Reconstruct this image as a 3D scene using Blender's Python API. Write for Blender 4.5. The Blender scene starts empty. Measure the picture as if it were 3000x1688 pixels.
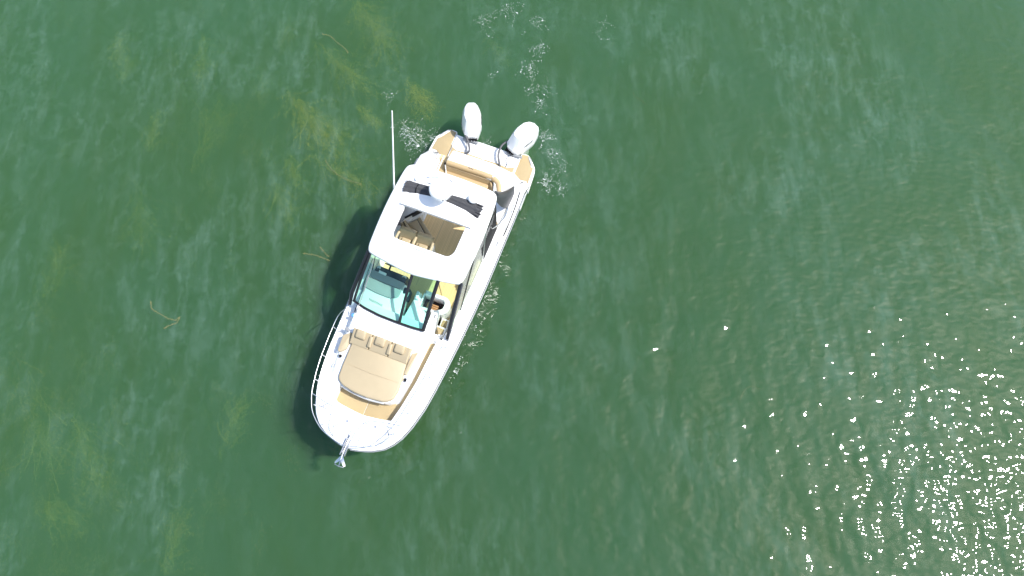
import bpy, bmesh, math, random
import numpy as np
from mathutils import Vector, Matrix
R = math.radians
SC = bpy.context.scene
COL = SC.collection

# ------------------------------------------------------------------ camera, sky, sun, exposure
CAM_H, PITCH = 21.726, 72.094
cam_data = bpy.data.cameras.new('camera')
cam = bpy.data.objects.new('camera', cam_data); COL.objects.link(cam)
cam.location = (0, 0, CAM_H); cam.rotation_euler = (R(90 - PITCH), 0, 0)
cam_data.sensor_width = 36.0; cam_data.lens = 36 * 2080 / 3000
cam_data.clip_end = 3000
SC.camera = cam

SUN_ZEN, SUN_AZ = 34.0, -1.0            # azimuth counted from +X towards +Y
sun_dir = Vector((math.sin(R(SUN_ZEN)) * math.cos(R(SUN_AZ)), math.sin(R(SUN_ZEN)) * math.sin(R(SUN_AZ)), math.cos(R(SUN_ZEN))))
world = bpy.data.worlds.new('World'); SC.world = world; world.use_nodes = True
wn = world.node_tree; bg = wn.nodes['Background']
sky = wn.nodes.new('ShaderNodeTexSky'); sky.sky_type = 'NISHITA'; sky.sun_disc = False
sky.sun_elevation = R(90 - SUN_ZEN); sky.sun_rotation = R(90 - SUN_AZ)
sky.air_density = 1.0; sky.dust_density = 1.5; sky.ozone_density = 1.0
wn.links.new(sky.outputs[0], bg.inputs[0]); bg.inputs[1].default_value = 0.15
sd = bpy.data.lights.new('sun', 'SUN'); sd.energy = 3.6; sd.angle = R(0.53); sd.color = (1.0, 0.975, 0.935)
sun = bpy.data.objects.new('sun', sd); COL.objects.link(sun)
sun.rotation_euler = (-sun_dir).to_track_quat('-Z', 'Y').to_euler(); sun.location = (20, 2, 40)
SC.view_settings.view_transform = 'Standard'; SC.view_settings.look = 'None'
SC.view_settings.exposure = 0.76; SC.view_settings.gamma = 1.0
SC.cycles.use_denoising = True
SC.cycles.max_bounces = 8; SC.cycles.transparent_max_bounces = 16
SC.cycles.caustics_reflective = False; SC.cycles.caustics_refractive = False
SC.cycles.volume_bounces = 1; SC.cycles.use_adaptive_sampling = True; SC.cycles.adaptive_threshold = 0.02

# ------------------------------------------------------------------ helpers
def lin(r, g, b):
    f = lambda c: (c / 255 / 12.92) if c / 255 <= .04045 else ((c / 255 + .055) / 1.055) ** 2.4
    return (f(r), f(g), f(b), 1)

def mat(name, col, rough=.4, metal=0., spec=.5, coat=0., bump=None, mottle=0., sheen=0.):
    m = bpy.data.materials.new(name); m.use_nodes = True
    nt = m.node_tree; p = nt.nodes['Principled BSDF']
    p.inputs['Base Color'].default_value = (*col[:3], 1)
    p.inputs['Roughness'].default_value = rough; p.inputs['Metallic'].default_value = metal
    p.inputs['Specular IOR Level'].default_value = spec
    p.inputs['Coat Weight'].default_value = coat; p.inputs['Sheen Weight'].default_value = sheen
    tc = nt.nodes.new('ShaderNodeTexCoord')
    if mottle:
        n = nt.nodes.new('ShaderNodeTexNoise'); n.inputs['Scale'].default_value = 3.5; n.inputs['Detail'].default_value = 5
        nt.links.new(tc.outputs['Object'], n.inputs['Vector'])
        mx = nt.nodes.new('ShaderNodeMix'); mx.data_type = 'RGBA'
        mx.inputs[6].default_value = (*[c * (1 - mottle) for c in col[:3]], 1)
        mx.inputs[7].default_value = (*[min(1, c * (1 + mottle)) for c in col[:3]], 1)
        nt.links.new(n.outputs['Fac'], mx.inputs[0]); nt.links.new(mx.outputs[2], p.inputs['Base Color'])
    if bump:
        n = nt.nodes.new('ShaderNodeTexNoise'); n.inputs['Scale'].default_value = bump[0]; n.inputs['Detail'].default_value = 4
        nt.links.new(tc.outputs['Object'], n.inputs['Vector'])
        b = nt.nodes.new('ShaderNodeBump'); b.inputs['Strength'].default_value = bump[1]; b.inputs['Distance'].default_value = bump[2]
        nt.links.new(n.outputs['Fac'], b.inputs['Height']); nt.links.new(b.outputs[0], p.inputs['Normal'])
    return m

def stripe_mat(name, col, line, pitch, width, axis='Y', rough=.6, jitter=.12):
    """planked deck covering: narrow seams along the boat, slight tone change between planks"""
    m = bpy.data.materials.new(name); m.use_nodes = True
    nt = m.node_tree; N = nt.nodes.new; Lk = nt.links.new; p = nt.nodes['Principled BSDF']
    p.inputs['Roughness'].default_value = rough
    tc = N('ShaderNodeTexCoord'); s = N('ShaderNodeSeparateXYZ'); Lk(tc.outputs['Object'], s.inputs[0])
    d = N('ShaderNodeMath'); d.operation = 'DIVIDE'; Lk(s.outputs[axis], d.inputs[0]); d.inputs[1].default_value = pitch
    fr = N('ShaderNodeMath'); fr.operation = 'FRACT'; Lk(d.outputs[0], fr.inputs[0])
    fl = N('ShaderNodeMath'); fl.operation = 'FLOOR'; Lk(d.outputs[0], fl.inputs[0])
    lt = N('ShaderNodeMath'); lt.operation = 'LESS_THAN'; Lk(fr.outputs[0], lt.inputs[0]); lt.inputs[1].default_value = width / pitch
    wnz = N('ShaderNodeTexWhiteNoise'); wnz.noise_dimensions = '1D'; Lk(fl.outputs[0], wnz.inputs['W'])
    no = N('ShaderNodeTexNoise'); no.inputs['Scale'].default_value = 14; no.inputs['Detail'].default_value = 4
    mp = N('ShaderNodeMapping'); mp.inputs['Scale'].default_value = (1, 8, 8) if axis == 'Y' else (8, 1, 8)
    Lk(tc.outputs['Object'], mp.inputs[0]); Lk(mp.outputs[0], no.inputs['Vector'])
    ad = N('ShaderNodeMath'); ad.operation = 'ADD'; Lk(wnz.outputs['Value'], ad.inputs[0]); Lk(no.outputs['Fac'], ad.inputs[1])
    mr = N('ShaderNodeMapRange'); mr.inputs[1].default_value = 0; mr.inputs[2].default_value = 2
    mr.inputs[3].default_value = 1 - jitter; mr.inputs[4].default_value = 1 + jitter; Lk(ad.outputs[0], mr.inputs[0])
    vm = N('ShaderNodeVectorMath'); vm.operation = 'SCALE'; vm.inputs[0].default_value = col[:3]; Lk(mr.outputs[0], vm.inputs['Scale'])
    mx = N('ShaderNodeMix'); mx.data_type = 'RGBA'; Lk(lt.outputs[0], mx.inputs[0]); Lk(vm.outputs[0], mx.inputs[6])
    mx.inputs[7].default_value = (*line[:3], 1); Lk(mx.outputs[2], p.inputs['Base Color'])
    return m

def real_fresnel(nt, ior):
    """Fresnel that treats both faces of a thin clear sheet alike (no false total reflection on the way out)"""
    g = nt.nodes.new('ShaderNodeNewGeometry'); m = nt.nodes.new('ShaderNodeMapRange')
    m.inputs[3].default_value = ior; m.inputs[4].default_value = 1 / ior
    nt.links.new(g.outputs['Backfacing'], m.inputs[0])
    fr = nt.nodes.new('ShaderNodeFresnel'); nt.links.new(m.outputs[0], fr.inputs[0]); return fr

def glass_mat(name, tint, ior=1.5):
    m = bpy.data.materials.new(name); m.use_nodes = True
    nt = m.node_tree; nt.nodes.remove(nt.nodes['Principled BSDF']); out = nt.nodes['Material Output']
    t = nt.nodes.new('ShaderNodeBsdfTransparent'); t.inputs[0].default_value = (*tint, 1)
    g = nt.nodes.new('ShaderNodeBsdfGlossy'); g.inputs['Roughness'].default_value = .02
    fr = real_fresnel(nt, ior)
    mx = nt.nodes.new('ShaderNodeMixShader')
    nt.links.new(fr.outputs[0], mx.inputs[0]); nt.links.new(t.outputs[0], mx.inputs[1]); nt.links.new(g.outputs[0], mx.inputs[2])
    nt.links.new(mx.outputs[0], out.inputs[0])
    return m

M = {}
M['gel'] = mat('white_gelcoat', (.83, .83, .815), .22, coat=.4, mottle=.015)
M['nonskid'] = mat('nonskid_white', (.78, .78, .765), .6, bump=(220, .35, .004), mottle=.03)
M['tan'] = mat('tan_vinyl', (.425, .345, .217), .48, bump=(160, .25, .004), mottle=.05)
M['tan_seam'] = mat('tan_vinyl_seam', (.34, .25, .15), .55)
M['gold'] = mat('golden_vinyl', (.46, .335, .18), .48, bump=(160, .25, .004), mottle=.05)
M['foam'] = mat('tan_deck_foam', (.385, .295, .157), .7, bump=(260, .3, .003), mottle=.05)
M['teak'] = stripe_mat('planked_sole', (.72, .53, .27), (.58, .41, .19), .046, .008)
M['black'] = mat('black_trim', (.012, .012, .014), .35)
M['dark'] = mat('dark_bracket', (.012, .012, .013), .7, spec=.15, bump=(40, .2, .005))
M['grey'] = mat('grey_plastic', (.25, .26, .27), .5)
M['hose'] = mat('grey_hose', (.09, .09, .095), .45)
M['navy'] = mat('dark_instrument_panel', (.015, .022, .035), .3)
M['dashpad'] = mat('grey_dash_pad', (.32, .325, .33), .75, bump=(150, .3, .004), mottle=.08)
M['steel'] = mat('stainless_steel', (.75, .75, .75), .34, metal=1.)
M['brown'] = mat('brown_wood', (.42, .20, .09), .45, mottle=.2)
M['darkwood'] = mat('dark_wood_interior', (.05, .02, .012), .5)
M['canvas'] = mat('charcoal_canvas', (.052, .052, .056), .85, bump=(26, .9, .03), mottle=.25)
M['letter'] = mat('dark_lettering', (.06, .06, .065), .4)
M['blue'] = mat('blue_light_lens', (.1, .3, .6), .2)
M['hull'] = mat('charcoal_hull_side', (.018, .02, .024), .18, coat=.5)
M['satin'] = mat('satin_grey_rail', (.50, .50, .49), .35)
M['postgrey'] = mat('dark_grey_trim', (.07, .072, .08), .5)
M['bottom'] = mat('hull_bottom_paint', (.05, .06, .07), .5)
M['glass'] = glass_mat('tinted_windscreen', (.84, .985, .94), 1.4)
M['glass2'] = glass_mat('deep_tinted_windscreen', (.74, .98, .93), 1.4)
M['sideglass'] = glass_mat('green_side_glass', (.89, .95, .87), 1.12)
M['wing'] = mat('smoked_acrylic', (.028, .029, .034), .35, spec=.25, mottle=.1)

def link(name, me, material, parent=None, smooth=None):
    o = bpy.data.objects.new(name, me); COL.objects.link(o)
    if material: me.materials.append(M[material] if isinstance(material, str) else material)
    if smooth is not None:
        me.polygons.foreach_set('use_smooth', [True] * len(me.polygons))
        me.set_sharp_from_angle(angle=R(smooth))
    if parent: o.parent = parent
    return o

class MB:
    def __init__(s): s.v = []; s.f = []
    def add(s, vs, fs):
        k = len(s.v); s.v += [tuple(v) for v in vs]; s.f += [tuple(i + k for i in f) for f in fs]; return s
    def rings(s, rings, cap0=True, cap1=True, closed=True):
        n = len(rings[0]); vs = [p for r in rings for p in r]; fs = []
        for i in range(len(rings) - 1):
            for j in range(n if closed else n - 1):
                a, b = i * n + j, i * n + (j + 1) % n
                fs.append((a, b, b + n, a + n))
        if cap0: fs.append(tuple(reversed(range(n))))
        if cap1: fs.append(tuple(range((len(rings) - 1) * n, len(rings) * n)))
        return s.add(vs, fs)
    def prism(s, poly, z0, z1, bev=.012, seg=2):
        """upright slab from a plan outline with a rounded top edge; z1 may be a function of (x, y)"""
        zf = z1 if callable(z1) else (lambda x, y: z1)
        z0f = z0 if callable(z0) else (lambda x, y: z0)
        poly = ccw(poly); rs = [[(x, y, z0f(x, y)) for x, y in poly]]
        rs.append([(x, y, zf(x, y) - bev) for x, y in poly])
        if bev > 0:
            for k in range(1, seg + 1):
                a = k / seg * math.pi / 2
                q = inset(poly, bev * (1 - math.cos(a)))
                rs.append([(x, y, zf(x, y) - bev + bev * math.sin(a)) for x, y in q])
        return s.rings(rs)
    def box(s, c, d, bev=.01, rot=0):
        x, y, z = c; a, b, h = d[0] / 2, d[1] / 2, d[2]
        cs, sn = math.cos(rot), math.sin(rot)
        pl = [(x + px * cs - py * sn, y + px * sn + py * cs) for px, py in ((-a, -b), (a, -b), (a, b), (-a, b))]
        return s.prism(pl, z, z + h, bev)
    def tube(s, pts, r, n=8, cap=True):
        P = [Vector(p) for p in pts]; rs = []
        rad = r if isinstance(r, (list, tuple)) else [r] * len(P)
        up = Vector((0, 0, 1)); prev = None
        for i, p in enumerate(P):
            t = (P[min(i + 1, len(P) - 1)] - P[max(i - 1, 0)]).normalized()
            if prev is None:
                a = t.cross(up)
                if a.length < 1e-3: a = t.cross(Vector((1, 0, 0)))
                a.normalize()
            else:
                a = (prev - t * prev.dot(t)).normalized()
            prev = a; b = t.cross(a)
            rs.append([p + (a * math.cos(2 * math.pi * k / n) + b * math.sin(2 * math.pi * k / n)) * rad[i] for k in range(n)])
        return s.rings(rs, cap, cap)
    def lathe(s, c, prof, n=24, axis=None):
        rs = [[(c[0] + r * math.cos(2 * math.pi * k / n), c[1] + r * math.sin(2 * math.pi * k / n), c[2] + z) for k in range(n)] for r, z in prof]
        return s.rings(rs)
    def build(s, name, material, parent=None, smooth=38):
        me = bpy.data.meshes.new(name); me.from_pydata(s.v, [], s.f); me.validate(); me.update()
        return link(name, me, material, parent, smooth)

def ccw(p):
    a = sum(p[i][0] * p[(i + 1) % len(p)][1] - p[(i + 1) % len(p)][0] * p[i][1] for i in range(len(p)))
    return list(p) if a > 0 else list(reversed(p))
def inset(p, d):
    n = len(p); q = []
    for i in range(n):
        a, b, c = Vector(p[i - 1]), Vector(p[i]), Vector(p[(i + 1) % n])
        e1 = (b - a).normalized() if (b - a).length > 1e-6 else Vector((1, 0)); e2 = (c - b).normalized() if (c - b).length > 1e-6 else e1
        n1, n2 = Vector((-e1.y, e1.x)), Vector((-e2.y, e2.x))
        m = n1 + n2
        if m.length < 1e-4: m = n1
        m.normalize(); k = max(.35, m.dot(n1))
        q.append(tuple(b + m * (d / k)))
    return q
def fillet(p, r, seg=5):
    """round the corners of a plan outline; r a number or a list"""
    n = len(p); out = []
    for i in range(n):
        ri = r[i] if isinstance(r, (list, tuple)) else r
        a, b, c = Vector(p[i - 1]), Vector(p[i]), Vector(p[(i + 1) % n])
        if ri <= 0: out.append(tuple(b)); continue
        u, w = (a - b), (c - b); d = min(ri, u.length * .48, w.length * .48)
        u, w = b + u.normalized() * d, b + w.normalized() * d
        for k in range(seg + 1):
            t = k / seg; out.append(tuple(u * (1 - t) ** 2 + b * 2 * t * (1 - t) + w * t * t))
    return out
def spline(pts, n=6):
    """Catmull-Rom through the points"""
    P = [Vector(p) for p in pts]; out = []
    for i in range(len(P) - 1):
        p0, p1, p2, p3 = P[max(i - 1, 0)], P[i], P[i + 1], P[min(i + 2, len(P) - 1)]
        for k in range(n):
            t = k / n
            out.append(.5 * ((2 * p1) + (p2 - p0) * t + (2 * p0 - 5 * p1 + 4 * p2 - p3) * t * t + (3 * p1 - p0 - 3 * p2 + p3) * t ** 3))
    out.append(P[-1]); return out
def ip(x, xs, ys): return float(np.interp(x, xs, ys))
def tag(o, label, cat=None, group=None, kind=None):
    o['label'] = label
    if cat: o['category'] = cat
    if group: o['group'] = group
    if kind: o['kind'] = kind
    return o
def text(name, body, size, mx, material, parent, depth=.002, shear=0):
    cu = bpy.data.curves.new(name, 'FONT'); cu.body = body; cu.size = size; cu.extrude = depth; cu.align_x = 'CENTER'; cu.align_y = 'CENTER'; cu.shear = shear
    to = bpy.data.objects.new('t', cu); COL.objects.link(to)
    bpy.context.view_layer.update()
    me = bpy.data.meshes.new_from_object(to.evaluated_get(bpy.context.evaluated_depsgraph_get()))
    bpy.data.objects.remove(to); me.transform(mx); me.name = name
    me.materials.clear()
    return link(name, me, material, parent)

# boat frame: x towards the bow, y to port, z up from the water
BX, BY, TH = -.7652, 12.0089, 249.388
_c, _s = math.cos(R(TH)), math.sin(R(TH))
def to_world(u, v): return (BX + u * _c - v * _s, BY + u * _s + v * _c)
def px_world(x, y, z=0.):
    """photo pixel to a point of the plane at height z (the surveyed layout of the water)"""
    cp, sp = math.cos(R(PITCH)), math.sin(R(PITCH))
    dx, dy, dz = x - 1500, cp * 2080 - sp * (y - 844), -sp * 2080 - cp * (y - 844)
    t = (z - CAM_H) / dz
    return Vector((dx * t, dy * t, z))

# ------------------------------------------------------------------ water
rng = np.random.default_rng(7)
def wave_field(X, Y):
    Z = np.zeros_like(X)
    # short wind waves, mostly running across the picture
    for i in range(70):
        lam = 0.35 * (7.0 ** rng.random())
        a = rng.normal(0, .55) + (0.12 if i % 3 else 1.25)
        k = 2 * math.pi / lam
        Z += 0.0014 * lam ** 1.05 * np.sin(k * (X * math.cos(a) + Y * math.sin(a)) + rng.random() * 6.28)
    env = 0.75 + 0.35 * np.sin(.31 * X + .9) * np.sin(.27 * Y - .4) + .2 * np.sin(.8 * X - .5 * Y)
    Z *= env
    # rings thrown out by the stern thrust and the slow turn of the bow
    for px, py, lam, amp, fall, r0 in ((1600, 470, .36, .007, .6, .8), (1640, 200, .5, .007, .9, 1.5), (1190, 420, .35, .006, .8, .8), (1700, 60, .6, .006, .8, 1.6), (1030, 1240, .6, .010, 1.3, 1.8), (1215, 880, .8, .009, 1.4, 2.9), (1130, 330, .5, .006, 1.0, 1.6)):
        p = px_world(px, py)
        r = np.hypot(X - p.x, Y - p.y)
        Z += amp * np.sin(2 * math.pi * r / lam) * np.exp(-((r - r0) / fall) ** 2)
    # small waves lapping round the hull
    U = (X - BX) * _c + (Y - BY) * _s; V = -(X - BX) * _s + (Y - BY) * _c
    hbx = np.interp(U, [-.1, .3, 1.2, 3.5, 6, 7.2, 8.5, 9.1, 9.7, 10.3, 10.6, 10.8], [1.3, 1.7, 1.75, 1.75, 1.68, 1.5, 1.2, 1.0, .8, .45, .2, .02])
    D = np.sqrt(np.maximum(np.abs(V) - hbx, 0) ** 2 + np.maximum(U - 10.5, 0) ** 2 + np.maximum(-U, 0) ** 2)
    Z += .003 * np.sin(2 * math.pi * D / .42 + .8 * np.sin(2.1 * U) + .6 * np.sin(5.3 * U + V)) * np.exp(-D / .75) * np.minimum(1, D / .1)
    return Z

def axis_coords(lo, hi, step, far):
    a = list(np.arange(lo, hi + 1e-6, step)); d = step
    left, right = [], []
    x = lo; 
    while x > -far: d *= 1.35; x -= d; left.append(x)
    d = step; x = hi
    while x < far: d *= 1.35; x += d; right.append(x)
    return np.array(left[::-1] + a + right)
def make_water():
    xs = axis_coords(-21, 21, .085, 900); ys = axis_coords(-4, 20.5, .085, 900)
    X, Y = np.meshgrid(xs, ys); Z = wave_field(X, Y)
    edge = np.clip((60 - np.hypot(X, Y - 8)) / 30, 0, 1); Z *= edge
    ny, nx = X.shape
    co = np.stack([X, Y, Z], -1).reshape(-1, 3)
    idx = np.arange(nx * ny).reshape(ny, nx)
    q = np.stack([idx[:-1, :-1], idx[:-1, 1:], idx[1:, 1:], idx[1:, :-1]], -1).reshape(-1, 4)
    # sides and floor close the body of water
    loop = list(idx[0, :]) + list(idx[1:, -1]) + list(idx[-1, -2::-1]) + list(idx[-2:0:-1, 0])
    k = len(co); low = co[loop].copy(); low[:, 2] = -5.0
    co = np.vstack([co, low]); n = len(loop)
    me = bpy.data.meshes.new('water')
    faces = q.tolist()
    for i in range(n):
        j = (i + 1) % n; faces.append((loop[j], loop[i], k + i, k + j))
    faces.append(tuple(k + i for i in reversed(range(n))))
    me.from_pydata(co.tolist(), [], faces); me.update()
    return me

def water_material():
    m = bpy.data.materials.new('green_lake_water'); m.use_nodes = True
    nt = m.node_tree; nt.nodes.remove(nt.nodes['Principled BSDF']); out = nt.nodes['Material Output']; N = nt.nodes.new; Lk = nt.links.new
    geo = N('ShaderNodeNewGeometry')
    def noise(scale, detail, stretch=(1, 1, 1), rot=0., dist=0.):
        mp = N('ShaderNodeMapping'); mp.inputs['Scale'].default_value = stretch; mp.inputs['Rotation'].default_value = (0, 0, rot)
        Lk(geo.outputs['Position'], mp.inputs[0])
        n = N('ShaderNodeTexNoise'); n.inputs['Scale'].default_value = scale; n.inputs['Detail'].default_value = detail
        n.inputs['Distortion'].default_value = dist; Lk(mp.outputs[0], n.inputs['Vector']); return n
    n1 = noise(2.3, .6, (1, .6, 1), R(-14), .3); n2 = noise(5.6, .4, (.65, 1, 1), R(10), .35)
    b1 = N('ShaderNodeBump'); b1.inputs['Strength'].default_value = 1; b1.inputs['Distance'].default_value = .040; Lk(n1.outputs['Fac'], b1.inputs['Height'])
    b2 = N('ShaderNodeBump'); b2.inputs['Strength'].default_value = 1; b2.inputs['Distance'].default_value = .024; Lk(n2.outputs['Fac'], b2.inputs['Height']); Lk(b1.outputs[0], b2.inputs['Normal'])
    fr = real_fresnel(nt, 1.43); Lk(b2.outputs[0], fr.inputs['Normal'])
    g = N('ShaderNodeBsdfGlossy'); g.distribution = 'BECKMANN'; g.inputs['Roughness'].default_value = .07; Lk(b2.outputs[0], g.inputs['Normal'])
    # painted sky sheen: faint pale diffuse streaks standing for bright ripple reflections
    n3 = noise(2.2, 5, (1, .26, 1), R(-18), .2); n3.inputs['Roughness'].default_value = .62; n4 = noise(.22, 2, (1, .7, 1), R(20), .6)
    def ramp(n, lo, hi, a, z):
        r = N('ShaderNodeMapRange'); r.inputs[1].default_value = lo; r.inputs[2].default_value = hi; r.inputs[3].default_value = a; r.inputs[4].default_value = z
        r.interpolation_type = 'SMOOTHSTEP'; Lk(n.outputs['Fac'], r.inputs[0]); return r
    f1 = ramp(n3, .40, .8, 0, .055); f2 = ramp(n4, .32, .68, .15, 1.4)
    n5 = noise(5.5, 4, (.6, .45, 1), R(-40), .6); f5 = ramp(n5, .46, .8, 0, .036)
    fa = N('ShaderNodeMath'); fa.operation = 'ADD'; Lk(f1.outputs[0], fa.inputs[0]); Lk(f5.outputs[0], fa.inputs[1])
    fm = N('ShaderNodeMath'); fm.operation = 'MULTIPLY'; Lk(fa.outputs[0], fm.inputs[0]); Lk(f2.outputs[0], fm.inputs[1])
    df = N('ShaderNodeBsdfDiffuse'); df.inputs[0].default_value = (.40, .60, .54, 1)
    n6 = noise(.16, 2, (1, .8, 1), R(35), .5); n7 = noise(1.1, 3, (1, .3, 1), R(-14), .3)
    f6 = ramp(n6, .35, .68, 0, .7); f7 = ramp(n7, .45, .75, 0, .6)
    fo = N('ShaderNodeMath'); fo.operation = 'ADD'; fo.use_clamp = True; Lk(f6.outputs[0], fo.inputs[0]); Lk(f7.outputs[0], fo.inputs[1])
    tm = N('ShaderNodeMix'); tm.data_type = 'RGBA'; tm.inputs[6].default_value = (1, 1, 1, 1); tm.inputs[7].default_value = (1, .965, .87, 1); Lk(fo.outputs[0], tm.inputs[0])
    t = N('ShaderNodeBsdfTransparent'); Lk(tm.outputs[2], t.inputs[0])   # patches of olive silt
    sky_sheen = N('ShaderNodeMixShader'); Lk(fm.outputs[0], sky_sheen.inputs[0]); Lk(t.outputs[0], sky_sheen.inputs[1]); Lk(df.outputs[0], sky_sheen.inputs[2])
    mx = N('ShaderNodeMixShader'); Lk(fr.outputs[0], mx.inputs[0]); Lk(sky_sheen.outputs[0], mx.inputs[1]); Lk(g.outputs[0], mx.inputs[2])
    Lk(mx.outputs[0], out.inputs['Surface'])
    # suspended silt and algae: scattering and absorption
    vs = N('ShaderNodeVolumeScatter'); vs.inputs['Color'].default_value = (.134, .235, .124, 1); vs.inputs['Density'].default_value = 1.9
    va = N('ShaderNodeVolumeAbsorption'); va.inputs['Color'].default_value = (.2, .56, .30, 1); va.inputs['Density'].default_value = 1.45
    ad = N('ShaderNodeAddShader'); Lk(vs.outputs[0], ad.inputs[0]); Lk(va.outputs[0], ad.inputs[1]); Lk(ad.outputs[0], out.inputs['Volume'])
    return m
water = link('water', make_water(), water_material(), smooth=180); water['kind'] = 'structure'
bed_me = bpy.data.meshes.new('lake_bed')
bed_me.from_pydata([(-890, -890, -3.2), (890, -890, -3.2), (890, 890, -3.2), (-890, 890, -3.2)], [], [(0, 1, 2, 3)])
bed = link('lake_bed', bed_me, mat('silty_lake_bed', (.10, .09, .05), .9, mottle=.5)); bed['kind'] = 'structure'
# ------------------------------------------------------------------ boat
boat = bpy.data.objects.new('motor_boat', None); COL.objects.link(boat)
boat.location = (BX, BY, 0); boat.rotation_euler = (0, 0, R(TH)); boat.empty_display_size = .3
tag(boat, 'white cabin cruiser with open sunroof, tan cushions and two white outboards on green water', 'boat')

HX = [.3, 1.2, 2.4, 3.5, 5.0, 6.0, 7.16, 8.0, 8.5, 9.1, 9.72, 10.1, 10.33, 10.54, 10.71, 10.80, 10.86, 10.89]
HB = [1.78, 1.84, 1.87, 1.87, 1.87, 1.84, 1.78, 1.72, 1.68, 1.61, 1.47, 1.33, 1.19, 1.0, .70, .44, .20, .05]
def hb(x): return ip(x, HX, HB)
def zs(x): return ip(x, [1.1, 2.2, 3.5, 5, 7, 8.5, 10.9], [.98, 1.10, 1.20, 1.30, 1.44, 1.53, 1.62])

# hull shell
st = [1.05, 1.3, 1.6, 2.4, 3.5, 5, 6, 7.16, 8, 8.5, 9.1, 9.5, 9.72, 10.0, 10.2, 10.33, 10.45, 10.54, 10.64, 10.71, 10.76, 10.80, 10.84, 10.87, 10.89]
rings = []
for x in st:
    b, z = hb(x), zs(x); tk = ip(x, [1.0, 1.55], [0, 1]); z = z * tk + .42 * (1 - tk)
    kz = ip(x, [1, 7.5, 9.2, 10.2, 10.6, 10.89], [-.55, -.5, -.38, .05, .7, z - .12])
    cz = max(kz + .02, ip(x, [1, 7, 9, 10, 10.6, 10.89], [.02, .1, .3, .6, 1.0, z - .1]))
    cb = b * ip(x, [1, 6, 8, 9, 10, 10.5, 10.9], [.93, .90, .78, .62, .42, .3, .3])
    mz = (cz + z) / 2; mb = cb + (b - cb) * .62
    half = [(0, kz), (cb, cz), (cb + .03, cz + .03), (mb, mz), (b - .012, z - .1), (b, z - .03), (b - .01, z)]
    rings.append([(x, y, zz) for y, zz in reversed(half)] + [(x, -y, zz) for y, zz in half[1:]])
mb = MB(); mb.rings(rings, True, True, closed=False); hull = mb.build('hull', 'hull', boat, 30)
# rub rail strips
for sgn, nm in ((1, 'port'), (-1, 'starboard')):
    xs_ = list(np.linspace(1.62, 10.0, 30)) + list(np.linspace(10.1, 10.88, 14))
    MB().tube([(x, sgn * (hb(x) + .004), zs(x) - .055) for x in xs_], .024, 8).build('rub_rail', 'grey', hull)
    MB().tube([(x, sgn * (hb(x) + .022), zs(x) - .055) for x in xs_], .011, 6).build('rub_rail_insert', 'steel', hull)

# swim platform and engine well
plat = [(-.04, 1.17), (-.06, 1.42), (.36, 1.79), (1.2, 1.84), (1.2, -1.84), (.36, -1.79), (-.06, -1.42), (-.04, -1.17), (.12, -1.15), (.12, 1.15)]
swim = MB().prism(fillet(plat, [.05, .1, .12, 0, 0, .12, .1, .05, .03, .03]), .2, .42, .02).build('swim_platform', 'gel', boat)
for sgn in (1, -1):   # floats under the platform horns
    MB().rings([[(x, sgn * y, z) for y, z in ((1.2, .2), (w, .2), (w - .12, -.05), (1.25, k))] for x, w, k in ((-.02, 1.4, -.1), (.4, 1.72, -.3), (1.1, 1.78, -.4))]).build('sponson', 'gel', swim)
pp = [(.0, 1.19), (-.03, 1.40), (.06, 1.46), (.34, 1.62), (.35, 1.71), (1.02, 1.74), (.88, 1.66), (.92, 1.46), (.76, 1.19)]
MB().prism(fillet(pp, .03), .415, .432, .004).build('platform_pad', 'foam', swim)
ps = [(.0, -1.19), (-.03, -1.40), (.12, -1.47), (.34, -1.62), (.42, -1.71), (.86, -1.75), (.86, -1.58), (1.06, -1.32), (1.10, -1.13), (.54, -1.13), (.47, -1.19)]
MB().prism(fillet(ps, .03), .415, .432, .004).build('platform_pad', 'foam', swim)
for sgn in (1, -1):
    MB().tube(spline([(.02, sgn * 1.43, .43), (.05, sgn * 1.47, .485), (.24, sgn * 1.62, .485), (.29, sgn * 1.65, .43)], 4), .012).build('grab_handle', 'steel', swim)
    MB().prism(fillet([(.02, sgn * 1.40), (.0, sgn * 1.45), (.31, sgn * 1.71), (.33, sgn * 1.63)], .03), .418, .437, .004).build('handle_recess', 'gel', swim)
well = MB().prism(fillet([(.14, -1.13), (.60, -1.13), (.66, -.9), (.66, .9), (.58, 1.15), (.14, 1.15)], .05), .3, .50, .02).build('engine_well', 'gel', boat)
for y0, y1 in ((-.95, -.1), (.12, .98)):
    MB().prism(fillet([(.24, y0), (.24, y1), (.58, y1), (.58, y0)], .06), .49, .512, .008).build('well_hatch', 'nonskid', well)
MB().prism([(.125, -1.12), (.185, -1.12), (.185, 1.14), (.125, 1.14)], .2, .53, .012).build('motor_board', 'gel', well)
for q in ([(.60, -1.10), (.68, -.92), (.66, -.7), (.665, .02), (.79, .02), (.78, -.7), (.83, -1.02), (1.0, -1.08)], [(.665, .05), (.66, .6), (.69, .9), (.60, 1.13), (.78, 1.14), (.84, .9), (.79, .05)]):
    MB().prism(fillet(q, .02), .505, .525, .004).build('transom_step_pad', 'foam', well)
MB().prism([(.6, -1.12), (1.1, -1.12), (1.1, 1.3), (.62, 1.15), (.66, .9), (.66, -.9)], .35, .503, .01).build('transom_step', 'gel', well)

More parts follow.
